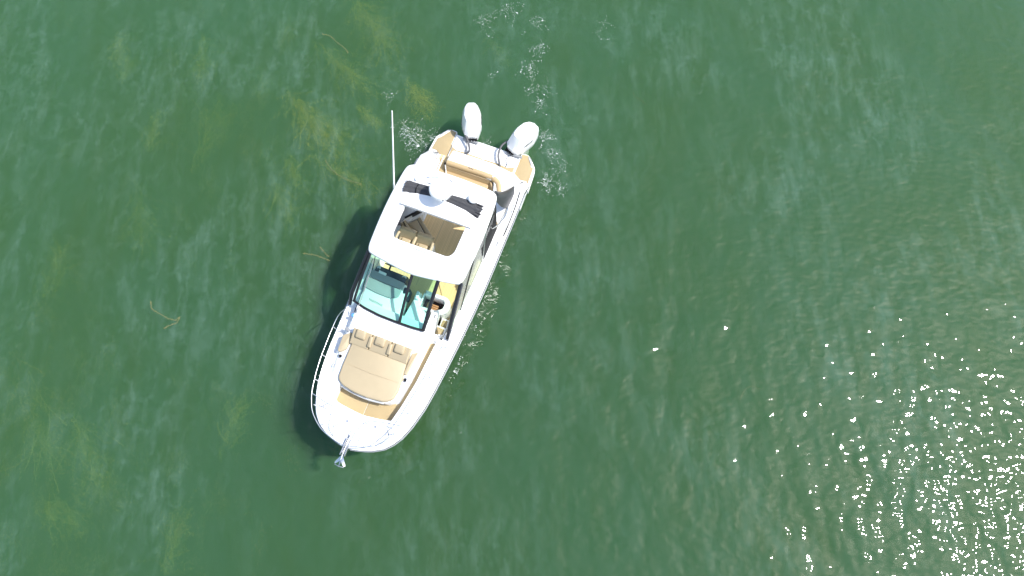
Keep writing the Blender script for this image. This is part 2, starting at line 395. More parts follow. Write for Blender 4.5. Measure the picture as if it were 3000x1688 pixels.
# cockpit sole
MB().prism([(.98, -1.80), (1.9, -1.82), (1.9, 1.82), (.98, 1.80)], .28, .47, .01).build('transom_deck', 'gel', boat)
sole = MB().prism([(1.12, -1.25), (2.0, -1.45), (6.4, -1.5), (6.4, 1.4), (2.2, 1.45), (1.5, .9), (1.12, .8)], .6, .80, 0).build('cockpit_sole', 'teak', boat)
MB().prism([(3.15, -.262), (5.6, -.262), (5.6, -.25), (3.15, -.25)], .8, .8025, 0).build('sole_seam', 'tan', sole)
MB().prism([(3.0, -.93), (3.55, -.93), (3.55, -.86), (3.0, -.86)], .8, .83, .004).build('hatch_trim', 'gel', sole)

# transom lounge: white console, tan seat and its back
lounge = MB().prism(fillet([(1.02, -.84), (1.02, .6), (1.14, 1.38), (1.5, 1.36), (1.95, 1.14), (1.95, .9), (1.6, .8), (1.46, -.9)], [.06, 0, .1, .1, .05, .05, .1, .05]), .45, 1.18, .035, 3).build('transom_lounge', 'gel', boat)
MB().tube(spline([(1.23, -.62, 1.182), (1.22, .3, 1.182), (1.27, .62, 1.182)], 6), .004, 5).build('lid_seam', 'grey', lounge)
MB().tube([(1.05, .66, 1.182), (1.42, .62, 1.182)], .004, 5).build('lid_seam', 'grey', lounge)
for cx, cy in ((1.42, .98), (1.53, 1.08), (1.62, .98), (1.53, .92)):
    MB().lathe((cx, cy, 1.178), [(.05, 0), (.05, .006), (.042, .006), (.04, -.0)], 18).build('cup_holder', 'steel', lounge)
# seat back roll and padded face
def roll(pts, r0, name, material, parent, n=12, flat=1.):
    return MB().tube(pts, r0, n).build(name, material, parent, 60)
MB().tube(spline([(1.49, -.86, 1.13), (1.49, -.3, 1.14), (1.48, .3, 1.14), (1.49, .70, 1.13)], 5), .095, 14).build('seat_back_roll', 'gold', lounge, 60)
MB().tube(spline([(1.50, .74, 1.13), (1.60, .92, 1.13), (1.74, 1.02, 1.13), (1.92, 1.10, 1.12)], 5), .10, 14).build('seat_back_roll', 'gold', lounge, 60)
MB().rings([[(1.55, -.86, 1.12), (1.55, .72, 1.12), (1.52, .72, .8), (1.52, -.86, .8)], [(1.60, -.86, 1.10), (1.60, .70, 1.10), (1.72, .66, .86), (1.72, -.86, .86)]]).build('seat_back_panel', 'gold', lounge)
MB().rings([[(1.60, .72, 1.08), (1.95, .98, 1.08), (2.0, .95, .8), (1.60, .72, .8)], [(1.63, .68, 1.08), (1.95, .92, 1.08), (2.0, .80, .86), (1.72, .64, .86)]]).build('seat_back_panel', 'gold', lounge)
MB().prism(fillet([(1.68, -.86), (1.68, .66), (2.05, .66), (2.2, -.86)], .05), .80, .97, .04, 3).build('seat_cushion', 'gold', lounge)
MB().prism(fillet([(1.75, .70), (2.6, .95), (2.75, .6), (2.06, .45)], .05), .80, .965, .04, 3).build('seat_cushion', 'gold', lounge)
MB().tube([(1.603, -.84, 1.09), (1.603, .68, 1.09)], .007, 6).build('seat_piping', 'tan_seam', lounge)
MB().tube([(1.50, .715, 1.232), (1.575, .70, 1.15), (1.66, .665, .96)], .008, 6).build('seat_piping', 'tan_seam', lounge)
for k in (0, 1):   # small stitched wave emblem on the seat back
    MB().tube(spline([(1.475, -.13 + .09 * k, 1.238), (1.46, -.10 + .09 * k, 1.239), (1.485, -.075 + .09 * k, 1.237), (1.47, -.05 + .09 * k, 1.239)], 4), .008, 5).build('stitched_emblem', 'letter', lounge)
MB().prism(fillet([(1.30, -1.10), (1.40, -.92), (2.6, -.9), (2.6, -1.12)], .02), .82, .86, .01).build('entry_step_pad', 'foam', lounge)
MB().tube([(1.22, -1.10, .95), (2.5, -1.06, 1.0)], .02, 8).build('entry_gate', 'gel', lounge)

# coamings along both sides
def coaming(sgn, x0, x1, inner, zadd, name='coaming', taper=True):
    rs = []
    for x in list(np.linspace(x0, x1, 26)):
        b, z = hb(x), zs(x); k = ip(x, [x0, x0 + .55], [0, 1]) if taper else 1
        zi = max(.44, (z + zadd) * k + .44 * (1 - k)); zo = max(.43, z * k + .43 * (1 - k)); iy = inner(x)
        rs.append([(x, sgn * (b - .25), .3), (x, sgn * (b - .02), zo - .09), (x, sgn * (b - .012), zo - .02), (x, sgn * (b - .03), zo), (x, sgn * (b - .1), zo + .045 * k), (x, sgn * (iy + .06), zi), (x, sgn * (iy + .02), zi - .005), (x, sgn * iy, zi - .03), (x, sgn * (iy - .02), .5)])
    if sgn < 0: rs = [list(reversed(r)) for r in rs]
    return MB().rings(rs).build(name, 'gel', boat, 40)
cop = coaming(1, .95, 7.3, lambda x: ip(x, [.9, 1.3, 1.6, 2.4, 3.2, 5, 6.3, 7.3], [1.62, 1.42, 1.5, 1.53, 1.47, 1.45, 1.38, 1.26]), .10)
cos_ = coaming(-1, .95, 7.3, lambda x: ip(x, [.9, 1.2, 1.4, 1.8, 2.6, 5, 7.3], [1.5, 1.34, 1.16, 1.17, 1.40, 1.48, 1.4]), .08)
for i, (cx, cy) in enumerate(((1.45, -1.29), (1.55, -1.46))):
    zz = zs(cx) * .85 + .25
    MB().lathe((cx, cy, zz - .12), [(.055, 0), (.055, .03), (.035, .03), (.033, .0)], 18).build('cup_holder' if i == 0 else 'speaker', 'brown' if i == 0 else 'grey', cos_)
# long dark slot vents in the port coaming, chrome script below
MB().tube(spline([(1.62, 1.705, 1.125), (2.2, 1.755, 1.165), (2.86, 1.775, 1.205), (3.3, 1.765, 1.24)], 6), [.006] + [.016] * 12 + [.02] * 5 + [.004], 6).build('side_vent', 'dark', cop)
MB().tube(spline([(2.05, 1.69, 1.20), (2.6, 1.73, 1.225), (3.1, 1.735, 1.25)], 6), .009, 6).build('side_handrail', 'steel', cop)
MB().tube(spline([(5.02 + .035 * k, 1.74 + (.02 if k % 2 else -.02), zs(5) + .062) for k in range(9)], 4), .005, 5).build('chrome_script', 'steel', cop)

# foredeck
side_s = []
for x in np.linspace(6.9, 9.95, 22):
    b, z = hb(x), zs(x); t = ip(x, [6.9, 9.3, 9.95], [1.86, 1.72, 1.66]); ti = ip(x, [6.9, 8.5, 9.3, 9.95], [1.34, 1.28, 1.16, 1.02])
    side_s.append([(x, -b + .3, 1.0), (x, -b + .03, z - .06), (x, -b + .012, z - .01), (x, -b + .03, z + .06), (x, -b + .07, z + .06), (x, -b + .10, z + .02), (x, -ti - .15, z + .035), (x, -ti - .02, t - .02), (x, -ti + .02, t), (x, -.9, t), (x, -.9, 1.0)])
MB().rings([list(reversed(r)) for r in side_s]).build('starboard_side_deck', 'gel', boat, 35)
side_p = []
for x in np.linspace(7.1, 9.95, 22):
    b, z = hb(x), zs(x); iy = ip(x, [7.1, 7.3, 8.5, 9.3, 9.95], [1.20, 1.17, 1.10, .98, .84])
    side_p.append([(x, b - .3, 1.0), (x, b - .03, z - .06), (x, b - .012, z - .01), (x, b - .03, z + .05), (x, b - .12, z + .10), (x, iy + .04, z + .15), (x, iy, z + .13), (x, iy - .012, 1.0)])
MB().rings(side_p).build('port_bulwark', 'gel', boat, 35)
bowpoly = [(9.78, -.84), (9.84, -.5), (9.885, 0), (9.85, .5), (9.74, .92)] + [(x, hb(x) - .014) for x in (9.72, 9.9, 10.1, 10.33, 10.45, 10.54, 10.63, 10.71, 10.80, 10.86)] + [(10.885, 0)] + [(x, -hb(x) + .014) for x in (10.86, 10.80, 10.71, 10.63, 10.54, 10.45, 10.33, 10.1, 9.9, 9.72)]
bow = MB().prism(bowpoly, lambda x, y: 1.3 if (x < 9.9 and abs(y) < .93) else 1.56, lambda x, y: 1.655 + .02 * (1 - (y / 1.4) ** 2), .03, 3).build('bow_deck', 'gel', boat, 40)
MB().prism(fillet([(9.98, -.9), (10.1, -.62), (10.62, -.5), (10.45, -.95), (10.1, -1.15)], .06), 1.64, 1.672, .005).build('nonskid_panel', 'nonskid', bow)
MB().prism(fillet([(10.02, .5), (9.98, 1.08), (10.30, 1.02), (10.6, .55), (10.62, .16)], .06), 1.64, 1.672, .005).build('nonskid_panel', 'nonskid', bow)
fl = MB().prism([(6.95, .78), (6.95, 1.19), (7.3, 1.18), (8.5, 1.12), (9.3, 1.0), (9.92, .9), (9.95, 0), (9.85, -.95), (9.2, -1.0), (9.2, .7)], 1.1, 1.34, 0).build('walkway_floor', 'gel', boat)
walk = [(7.24, .98), (7.22, 1.165), (7.4, 1.15), (8.5, 1.08), (9.3, .955), (9.73, .88), (9.835, .5), (9.87, -.01), (9.87, -.02), (9.79, -.85), (9.70, -.94), (9.36, -.97), (9.40, -.6), (9.44, 0), (9.38, .62), (9.2, .78), (8.5, .94)]
MB().prism(fillet([(9.25, .0), (9.25, .83), (8.5, .93), (7.24, .99), (7.22, 1.17), (7.4, 1.15), (8.5, 1.085), (9.3, .965), (9.70, .90), (9.80, .52), (9.865, 0.)], [0, .1, 0, .02, .02, 0, 0, 0, .02, 0, 0]), 1.335, 1.352, .004).build('walkway_pad', 'foam', fl)
MB().prism(fillet([(9.25, -.012), (9.865, -.012), (9.83, -.5), (9.79, -.83), (9.70, -.93), (9.3, -.97)], [0, 0, 0, .06, .06, .05]), 1.335, 1.352, .004).build('walkway_pad', 'foam', fl)
for i in range(5):   # drain grating
    for j in range(3):
        MB().box((7.0 + .04 * i, 1.02 + .055 * j + (.02 if i % 2 else 0), 1.337), (.014, .04, .006), .002).build('grating_slot', 'grey', fl)

def trunk_z(x, y): return ip(x, [6.9, 7.7, 8.2, 9.2, 9.5], [1.925, 1.87, 1.80, 1.74, 1.70]) - .03 * (abs(y + .25) / 1.0) ** 2
trp = fillet([(6.88, -1.36), (6.88, .78), (7.15, 1.0), (8.5, .92), (9.15, .80), (9.34, .62), (9.42, 0), (9.40, -.55), (9.30, -1.05), (8.4, -1.26)], [.02, .02, .1, 0, .1, .15, 0, 0, .1, 0])
# a subdivided top so that the crown reads: use strips along x
tr = MB()
xsT = np.linspace(6.88, 9.44, 30); rs = []
def trP(x): return ip(x, [6.88, 7.1, 7.2, 8.5, 9.1, 9.26, 9.36, 9.41, 9.44], [.76, .93, .965, .90, .80, .72, .58, .36, .02])
def trS(x): return ip(x, [6.88, 8.4, 9.15, 9.3, 9.38, 9.44], [1.38, 1.27, 1.12, .98, .75, .04])
for x in xsT:
    yp, ys_ = trP(x), -trS(x); r = [(x, yp + .015, 1.2), (x, yp, trunk_z(x, yp) - .04)]
    for k in range(9):
        y = yp - .03 + (ys_ + .03 - yp + .03) * k / 8; r.append((x, y, trunk_z(x, y)))
    r += [(x, ys_, trunk_z(x, ys_) - .04), (x, ys_ - .015, 1.2)]; rs.append(r)
trunk = tr.rings(rs).build('cabin_trunk', 'gel', boat, 40)
# sun pad
spad = fillet([(8.12, -1.03), (8.12, .68), (8.55, .73), (8.95, .76), (9.22, .70), (9.36, .50), (9.415, 0), (9.40, -.4), (9.33, -.80), (9.20, -1.0), (8.8, -1.03)], [.03, .03, 0, 0, .1, .1, 0, 0, .1, .1, 0])
sunpad = MB().prism(spad, 1.70, lambda x, y: trunk_z(x, y) + .10 + .02 * math.cos(min(1, abs(y + .15) / .9) * 1.5), .05, 4).build('sun_pad', 'tan', boat, 50)
MB().tube([(8.72, -1.02, trunk_z(8.7, -1) + .103), (8.75, -.2, trunk_z(8.7, -.2) + .119), (8.72, .72, trunk_z(8.7, .7) + .105)], .003, 5).build('sun_pad_seam', 'tan', sunpad)
edge = [(9.25, -1.02), (9.38, -.80), (9.445, -.4), (9.46, 0), (9.41, .48)]
MB().tube(spline([(x - .025, y, 1.66) for x, y in edge], 6), .026, 8).build('front_grab_rail', 'satin', sunpad)
# backrest of the sun pad: three seats
back = MB().prism(fillet([(7.72, -1.12), (7.72, .68), (7.86, .70), (7.86, -1.12)], .04), 1.75, 1.95, .03).build('backrest_base', 'gel', boat)
for i in range(3):
    y0 = -1.10 + .60 * i; y1 = y0 + .585
    r0 = [(7.70, y0, 1.90), (7.70, y1, 1.90), (8.14, y1, 1.80), (8.14, y0, 1.80)]
    def ring(d, e): return [(7.72 + d, y0 + d, 2.10 + e), (7.72 + d, y1 - d, 2.10 + e), (8.16 - d, y1 - d, 1.93 + e), (8.16 - d, y0 + d, 1.93 + e)]
    sq = MB().rings([r0, ring(0, -.05), ring(.008, -.02), ring(.03, 0)]).build('backrest_cushion', 'tan', back, 30)
    cy = (y0 + y1) / 2 - .02
    pr = []
    for d, e in ((0, 0), (0, .05), (.015, .075), (.05, .085)):
        pl = fillet([(7.73 + d, cy - .15 + d), (7.73 + d, cy + .15 - d), (7.97 - d, cy + .15 - d), (7.97 - d, cy - .15 + d)], .05)
        pr.append([(x, y, 2.10 - (x - 7.72) * .386 + e) for x, y in pl])
    hd = MB().rings([list(reversed(r)) for r in pr]).build('headrest', 'tan', sq, 50)
    MB().tube([(p[0], p[1], p[2] + .004) for p in pr[0]] + [(pr[0][0][0], pr[0][0][1], pr[0][0][2] + .004)], .007, 5).build('headrest_piping', 'tan_seam', sq)
    if i == 1:
        for k in (0, 1):
            MB().tube(spline([(7.93, cy - .05 + .06 * k, 2.108), (7.92, cy - .03 + .06 * k, 2.113), (7.935, cy - .015 + .06 * k, 2.107), (7.925, cy + .005 + .06 * k, 2.111)], 4), .006, 5).build('stitched_emblem', 'tan_seam', sq)
for ya in (-.505, .095):
    pr = []
    for d, e in ((0, .0), (0, .04), (.015, .06)):
        pl = fillet([(7.80 + d, ya - .055 + d), (7.80 + d, ya + .055 - d), (8.10 - d, ya + .055 - d), (8.10 - d, ya - .055 + d)], .03)
        pr.append([(x, y, 2.10 - (x - 7.72) * .386 + e) for x, y in pl])
    MB().rings([list(reversed(r)) for r in pr]).build('arm_rest', 'tan', back, 50)
    MB().tube([(p[0], p[1], p[2] + .004) for p in pr[0]] + [(pr[0][0][0], pr[0][0][1], pr[0][0][2] + .004)], .006, 5).build('arm_rest_piping', 'tan_seam', back)
MB().prism(fillet([(7.84, -1.17), (8.0, -1.37), (8.48, -1.33), (8.48, -1.24), (8.36, -1.12), (8.04, -1.09)], .03), 1.72, 1.865, .02).build('side_cushion', 'tan', boat)
MB().prism(fillet([(7.80, .71), (7.72, .86), (8.44, .80), (8.43, .71)], .02), 1.72, 1.86, .012).build('side_cushion', 'tan', boat)
def cleat(c, yaw, parent):
    cs, sn = math.cos(yaw), math.sin(yaw)
    m_ = MB().tube(spline([(c[0] - .09 * cs, c[1] - .09 * sn, c[2] + .035), (c[0], c[1], c[2] + .045), (c[0] + .09 * cs, c[1] + .09 * sn, c[2] + .035)], 3), .012, 6)
    for k in (-.035, .035): m_.tube([(c[0] + k * cs, c[1] + k * sn, c[2] - .02), (c[0] + k * cs, c[1] + k * sn, c[2] + .04)], .012, 6)
    return m_.build('mooring_cleat', 'steel', parent)
cleat((8.86, -1.26, 1.73), 0, trunk); cleat((10.08, .95, 1.67), .6, bow); cleat((10.02, -1.05, 1.67), -.6, bow); cleat((3.6, 1.70, 1.27), 0, cop)
for cx, cy in ((8.58, -1.21), (8.57, .80)):
    MB().lathe((cx, cy, trunk_z(cx, cy) - .01), [(.075, 0), (.075, .02), (.05, .025), (.048, .012)], 20).build('cup_holder', 'steel', trunk)
    MB().lathe((cx, cy, trunk_z(cx, cy) - .005), [(.045, .0), (.045, .02)], 16).build('cup_well', 'dark', trunk)
MB().box((7.80, -1.33, 1.80), (.10, .16, .05), .01, -.3).build('speaker_grille', 'grey', trunk)
MB().lathe((7.36, -1.36, 1.80), [(.05, 0), (.05, .05), (.03, .065)], 18).build('deck_light', 'blue', trunk)
for cx, cy in ((10.19, -.27), (10.06, .53)):
    MB().lathe((cx, cy, 1.665), [(.035, 0), (.035, .014), (.022, .016)], 14).build('deck_filler', 'steel', bow)

# rails
def rail(pts, r=.014, name='bow_rail', parent=None, n=6): return MB().tube(spline(pts, n), r * .78, 8).build(name, 'steel', parent or boat, 60)
zr = 2.18
rs_ = rail([(7.2, -1.70, 1.62), (7.45, -1.69, 1.95), (7.75, -1.665, 2.12), (8.3, -1.62, zr), (9.0, -1.565, zr), (9.7, -1.43, zr), (10.05, -1.30, zr), (10.34, -1.12, zr), (10.64, -.74, zr), (10.80, -.25, zr), (10.83, .05, zr), (10.80, .2, zr), (10.69, .55, zr), (10.51, .88, zr), (10.21, 1.10, zr), (9.82, 1.27, zr), (9.26, 1.39, zr), (8.4, 1.50, 2.10), (7.4, 1.60, 2.0), (6.75, 1.63, 1.88), (6.45, 1.64, 1.56)], .016)
for x, y in ((7.9, -1.60), (8.75, -1.54), (9.45, -1.44), (10.1, -1.16), (10.5, -.80), (10.5, .80), (10.05, 1.12), (9.35, 1.32), (8.2, 1.48), (7.2, 1.58)):
    sx = 1.0; yr = math.copysign(abs(y) + .04, y)
    MB().tube([(x, y, zs(x) + .05), (x + .03, yr, zr - .01 if x > 8.6 or y < 0 else 2.07)], .012, 7).build('stanchion', 'steel', rs_)
rail([(7.6, -1.63, 1.80), (8.6, -1.57, 1.86), (9.5, -1.44, 1.88), (10.1, -1.2, 1.9), (10.45, -.88, 1.9)], .010, 'lower_rail', rs_)
rail([(10.45, .9, 1.9), (10.1, 1.13, 1.9), (9.3, 1.36, 1.88), (8.3, 1.50, 1.82), (7.1, 1.61, 1.76)], .010, 'lower_rail', rs_)
rail([(9.86, -1.37, zr), (9.94, -1.0, 2.16), (9.99, -.68, 2.14), (10.07, -.53, 2.12), (10.2, -.49, 2.1), (10.45, -.49, 2.0), (10.72, -.48, 1.68)], .014, 'pulpit_loop', rs_)
rail([(9.82, 1.27, zr), (9.88, .9, 2.16), (9.97, .5, 2.14), (10.04, .36, 2.12), (10.2, .24, 2.1), (10.5, .13, 2.0), (10.68, .08, 1.68)], .014, 'pulpit_loop', rs_)
rail([(10.3, .3, 1.68), (10.45, .42, 1.95), (10.68, .55, 2.15)], .010, 'stanchion', rs_)
rail([(10.05, -.42, 1.68), (10.12, -.6, 1.95), (10.2, -.66, 2.0)], .010, 'stanchion', rs_)
rail([(10.30, -.42, 1.68), (10.5, -.5, 1.9), (10.74, -.5, 2.16)], .010, 'stanchion', rs_)
rail([(10.0, .92, 1.68), (10.2, .95, 1.95), (10.36, 1.0, 2.16)], .010, 'stanchion', rs_)

# anchor on its roller
anch = MB()
anch.prism(fillet([(10.50, -.055), (10.50, .055), (11.05, .06), (11.05, -.06)], .05), 1.66, 1.70, .006)
anch.prism([(10.62, -.07), (11.1, -.075), (11.1, -.055), (10.62, -.05)], 1.66, 1.78, .006)
anch.prism([(10.62, .05), (11.1, .055), (11.1, .075), (10.62, .07)], 1.66, 1.78, .006)
roller = anch.build('anchor_roller', 'steel', boat)
MB().tube([(10.52, 0, 1.73), (10.9, 0, 1.76), (11.22, 0, 1.70)], .022, 8).build('anchor_shank', 'steel', roller)
fk = MB()
for s in (1, -1):
    fk.rings([[(11.10, s * .015, 1.70), (11.14, s * .05, 1.70), (11.10, s * .03, 1.66)], [(11.26, s * .02, 1.66), (11.30, s * .15, 1.58), (11.26, s * .05, 1.60)], [(11.36, s * .12, 1.60), (11.345, s * .165, 1.56), (11.345, s * .13, 1.56)]])
fk.rings([[(11.12, -.02, 1.72), (11.12, .02, 1.72), (11.12, .02, 1.64), (11.12, -.02, 1.64)], [(11.38, -.012, 1.62), (11.38, .012, 1.62), (11.38, .012, 1.57), (11.38, -.012, 1.57)]])
fk.tube([(11.38, -.14, 1.58), (11.40, 0, 1.60), (11.38, .14, 1.58)], .014, 6)
fk.build('anchor_fluke', 'steel', roller)
MB().tube([(10.55 + .028 * k, .016 * (-1) ** k, 1.775 - .03 * max(0, k - 14) / 6) for k in range(20)], .014, 5).build('anchor_chain', 'grey', roller)

# ---------------------------------------------------------------- helm interior
dash = MB().prism(fillet([(5.88, -1.40), (5.92, -.30), (6.12, -.22), (7.02, -.05), (6.98, -.5), (6.9, -1.42)], .03), 1.2, lambda x, y: ip(x, [5.9, 6.9], [1.66, 1.80]), .03).build('dashboard', 'gel', boat)
MB().prism(fillet([(5.84, -1.44), (5.90, -.36), (6.40, -.36), (6.50, -.55), (6.49, -1.0), (6.43, -1.44)], [.05, .04, .1, .1, 0, .04]), 1.66, lambda x, y: ip(x, [5.9, 6.5], [1.74, 1.80]), .02).build('dash_pad', 'dashpad', dash)
MB().tube([(6.10, -1.42, 1.765), (6.14, -.40, 1.765)], .006, 5).build('dash_seam', 'black', dash)
MB().prism(fillet([(5.62, -1.38), (5.66, -.36), (5.89, -.36), (5.86, -1.38)], .03), 1.35, lambda x, y: ip(x, [5.62, 5.88], [1.58, 1.74]), .01).build('instrument_panel', 'navy', dash)
MB().prism([(5.80, -1.22), (5.82, -.98), (5.90, -.98), (5.88, -1.22)], 1.60, 1.765, .004).build('chart_screen', 'gel', dash)
MB().lathe((5.74, -.47, 1.62), [(.075, 0), (.075, .03), (.055, .035), (.05, .02)], 18).build('cup_holder', 'steel', dash)
MB().lathe((5.70, -1.30, 1.62), [(.06, 0), (.06, .03), (.045, .035), (.04, .02)], 18).build('cup_holder', 'steel', dash)
for k in range(12):
    MB().box((6.74 + .004 * k, -1.12 + .038 * k, 1.775), (.07, .016, .014), .002, .1).build('demister_slot', 'grey', dash)
wheel = MB().tube([(5.50 + .06 * math.cos(a), -1.0 + .18 * math.sin(a), 1.62 + .17 * math.cos(a)) for a in np.linspace(0, 2 * math.pi, 25)], .014, 8)
wheel.tube([(5.64, -1.0, 1.60), (5.50, -1.0, 1.62)], .03, 8)
for a in (0.5, 2.6, 4.7): wheel.tube([(5.50, -1.0, 1.62), (5.50 + .06 * math.cos(a), -1.0 + .18 * math.sin(a), 1.62 + .17 * math.cos(a))], .012, 6)
wheel.build('steering_wheel', 'black', dash)
# centre console block between helm and passage with black seat, companionway hatch
cons = MB().prism(fillet([(5.92, .02), (5.92, .16), (6.3, .24), (6.55, .62), (7.04, .66), (7.07, .02)], .04), 1.0, lambda x, y: ip(x, [5.9, 6.3, 7.05], [1.35, 1.55, 1.83]), .03).build('cabin_front_console', 'gel', boat)
MB().prism(fillet([(6.0, -.33), (6.0, -.12), (6.33, -.12), (6.33, -.33)], .04), 1.3, 1.70, .03).build('phone_tray', 'navy', cons)
MB().prism(fillet([(5.96, .04), (5.96, .14), (6.20, .18), (6.20, .04)], .02), 1.35, 1.60, .02).build('drink_shelf', 'gel', cons)
hatch = MB()
outer = fillet([(5.80, .25), (5.80, .96), (5.98, 1.12), (6.20, 1.12), (6.36, .98), (6.40, .25)], [0, .12, .1, .1, .1, 0])
inner = fillet([(5.93, .25), (5.93, .88), (6.02, .93), (6.18, .92), (6.29, .74), (6.32, .25)], [0, .08, .05, .05, .05, 0])
outer, inner = ccw(outer), ccw(inner)
hatch.rings([[(x, y, .8) for x, y in outer], [(x, y, 1.42) for x, y in outer], [(x, y, 1.45) for x, y in inset(outer, .03)], [(x, y, 1.45) for x, y in inset(inner, -.02)], [(x, y, 1.42) for x, y in inner], [(x, y, .9) for x, y in inner]], False, False)
hat = hatch.build('companionway', 'gel', boat)
MB().prism(inset(inner, -.005), .85, .95, 0).build('companionway_well', 'darkwood', hat)
for k in range(4):
    MB().prism([(6.06 + .062 * k, .38), (6.06 + .062 * k, .74), (6.11 + .062 * k, .74), (6.11 + .062 * k, .38)], .95, 1.12, .006).build('tread_slat', 'brown', hat)
door = MB().prism(fillet([(6.42, .70), (6.36, .90), (7.14, .985), (7.09, .78)], .02), 1.2, lambda x, y: ip(x, [6.4, 7.1], [1.60, 1.86]), .012).build('foredeck_door', 'nonskid', boat)
MB().box((6.52, .86, 1.65), (.12, .03, .03), .006).build('door_handle', 'grey', door)
stp = MB().prism([(6.34, .94), (6.32, 1.20), (6.66, 1.22), (6.66, .96)], .8, .98, .01).build('step', 'gel', boat)
MB().prism(fillet([(6.39, .99), (6.37, 1.14), (6.62, 1.17), (6.60, .99)], .02), .975, .992, .004).build('step_pad', 'foam', stp)
stp2 = MB().prism([(6.64, .92), (6.64, 1.22), (6.97, 1.22), (6.97, .92)], .8, 1.18, .01).build('step', 'gel', boat)
MB().prism(fillet([(6.68, .95), (6.69, 1.18), (6.86, 1.18), (6.91, .96)], .02), 1.175, 1.192, .004).build('step_pad', 'foam', stp2)
# helm seats: a double bucket seat
def bucket(cy, yaw=0):
    seat = MB().prism(fillet([(4.44, cy - .26), (4.44, cy + .26), (4.95, cy + .25), (4.95, cy - .25)], .08), 1.28, 1.46, .05, 4).build('helm_seat', 'tan', boat, 55)
    rr = []
    for d, e in ((0, 0), (0, .2), (.03, .27), (.09, .30)):
        pl = fillet([(4.30 + d * .6, cy - .28 + d), (4.30 + d * .6, cy + .28 - d), (4.46 - d * .4, cy + .28 - d), (4.46 - d * .4, cy - .28 + d)], .05)
        rr.append([(x + (-.08 if e else 0.06) , y, 1.42 + e * 1.25) for x, y in pl])
    MB().rings([list(reversed(r)) for r in rr]).build('seat_backrest', 'tan', seat, 55)
    MB().prism(fillet([(4.50, cy - .15), (4.50, cy + .15), (4.66, cy + .14), (4.66, cy - .14)], .05), 1.44, 1.53, .03, 3).build('seat_bolster', 'tan', seat, 55)
    MB().tube([(4.49, cy - .16, 1.47), (4.49, cy + .16, 1.47), (4.67, cy + .15, 1.47), (4.67, cy - .15, 1.47), (4.49, cy - .16, 1.47)], .007, 5).build('seat_piping', 'tan_seam', seat)
    for s in (1, -1):
        MB().tube(spline([(4.36, cy + s * .27, 1.60), (4.55, cy + s * .29, 1.62), (4.78, cy + s * .28, 1.58), (4.86, cy + s * .27, 1.48)], 4), .045, 10).build('seat_arm', 'tan', seat, 60)
    MB().lathe((4.7, cy, .8), [(.14, 0), (.14, .03), (.05, .06), (.05, .5)], 14).build('seat_pedestal', 'gel', seat)
    return seat
bucket(-.93); bucket(-.37)
MB().box((4.62, -.10, .82), (.42, .05, .82), .02).build('seat_box_side', 'gel', boat)
# galley unit and lounge behind the helm, seen through the sunroof
gal = MB().prism(fillet([(3.05, -1.46), (3.05, -.90), (3.40, -.95), (3.86, -1.30), (4.15, -1.46)], .03), .8, 1.30, .012).build('galley_unit', 'gel', boat)
MB().prism([(3.36, -.985), (3.80, -1.345), (3.83, -1.29), (3.40, -.93)], 1.15, 1.318, .004).build('counter_edge', 'black', gal)
MB().prism([(3.40, -.925), (3.84, -1.285), (3.88, -1.225), (3.47, -.88)], .8, 1.17, .004).build('counter_front', 'gel', gal)
MB().prism(fillet([(4.12, -1.46), (4.12, -1.30), (4.25, -1.24), (4.95, -1.24), (4.95, -1.46)], .02), .8, 1.33, .012).build('side_console', 'gel', gal)
MB().lathe((4.05, -1.40, 1.30), [(.06, 0), (.06, .008), (.045, .008)], 16).build('cup_holder', 'steel', gal)
lo = MB().prism(fillet([(3.62, -.96), (3.95, -1.28), (4.42, -.78), (4.34, -.36), (4.06, -.34), (3.86, -.50)], [.03, .03, .05, .05, .1, .05]), .8, .98, .02).build('aft_lounge_base', 'gel', boat)
MB().prism(fillet([(3.66, -1.00), (3.90, -1.23), (4.36, -.72), (4.12, -.48)], .03), .97, 1.10, .03, 3).build('lounge_cushion', 'tan', lo, 50)
MB().prism(fillet([(3.53, -.97), (3.645, -1.01), (4.11, -.46), (4.05, -.36), (3.97, -.38)], .03), .97, 1.09, .03, 3).build('lounge_cushion', 'tan', lo, 50)
MB().tube([(3.655, -1.0, 1.075), (4.11, -.47, 1.075)], .010, 5).build('lounge_seam', 'black', lo)
MB().prism(fillet([(3.80, -1.47), (3.80, -1.36), (4.15, -.93), (4.45, -.78), (4.45, -.95), (4.2, -1.2), (3.98, -1.47)], .03), .8, 1.26, .05, 3).build('lounge_backrest', 'tan', lo, 50)
MB().prism(fillet([(4.14, -.33), (4.24, -.16), (4.52, -.18), (4.50, -.25)], .02), .8, 1.2, .01).build('lounge_end_panel', 'gel', lo)
ps_ = MB().prism(fillet([(2.95, 1.05), (2.95, 1.45), (5.2, 1.43), (5.2, 1.05)], .05), .8, 1.10, .05, 3).build('port_bench', 'tan', boat, 50)
MB().prism(fillet([(2.95, 1.30), (2.95, 1.46), (5.2, 1.44), (5.2, 1.30)], .04), 1.0, 1.40, .05, 3).build('bench_backrest', 'tan', ps_, 50)
MB().prism(fillet([(2.25, 1.05), (2.3, 1.5), (2.95, 1.47), (2.95, 1.1)], .05), .8, 1.22, .03).build('bench_locker', 'gel', ps_)

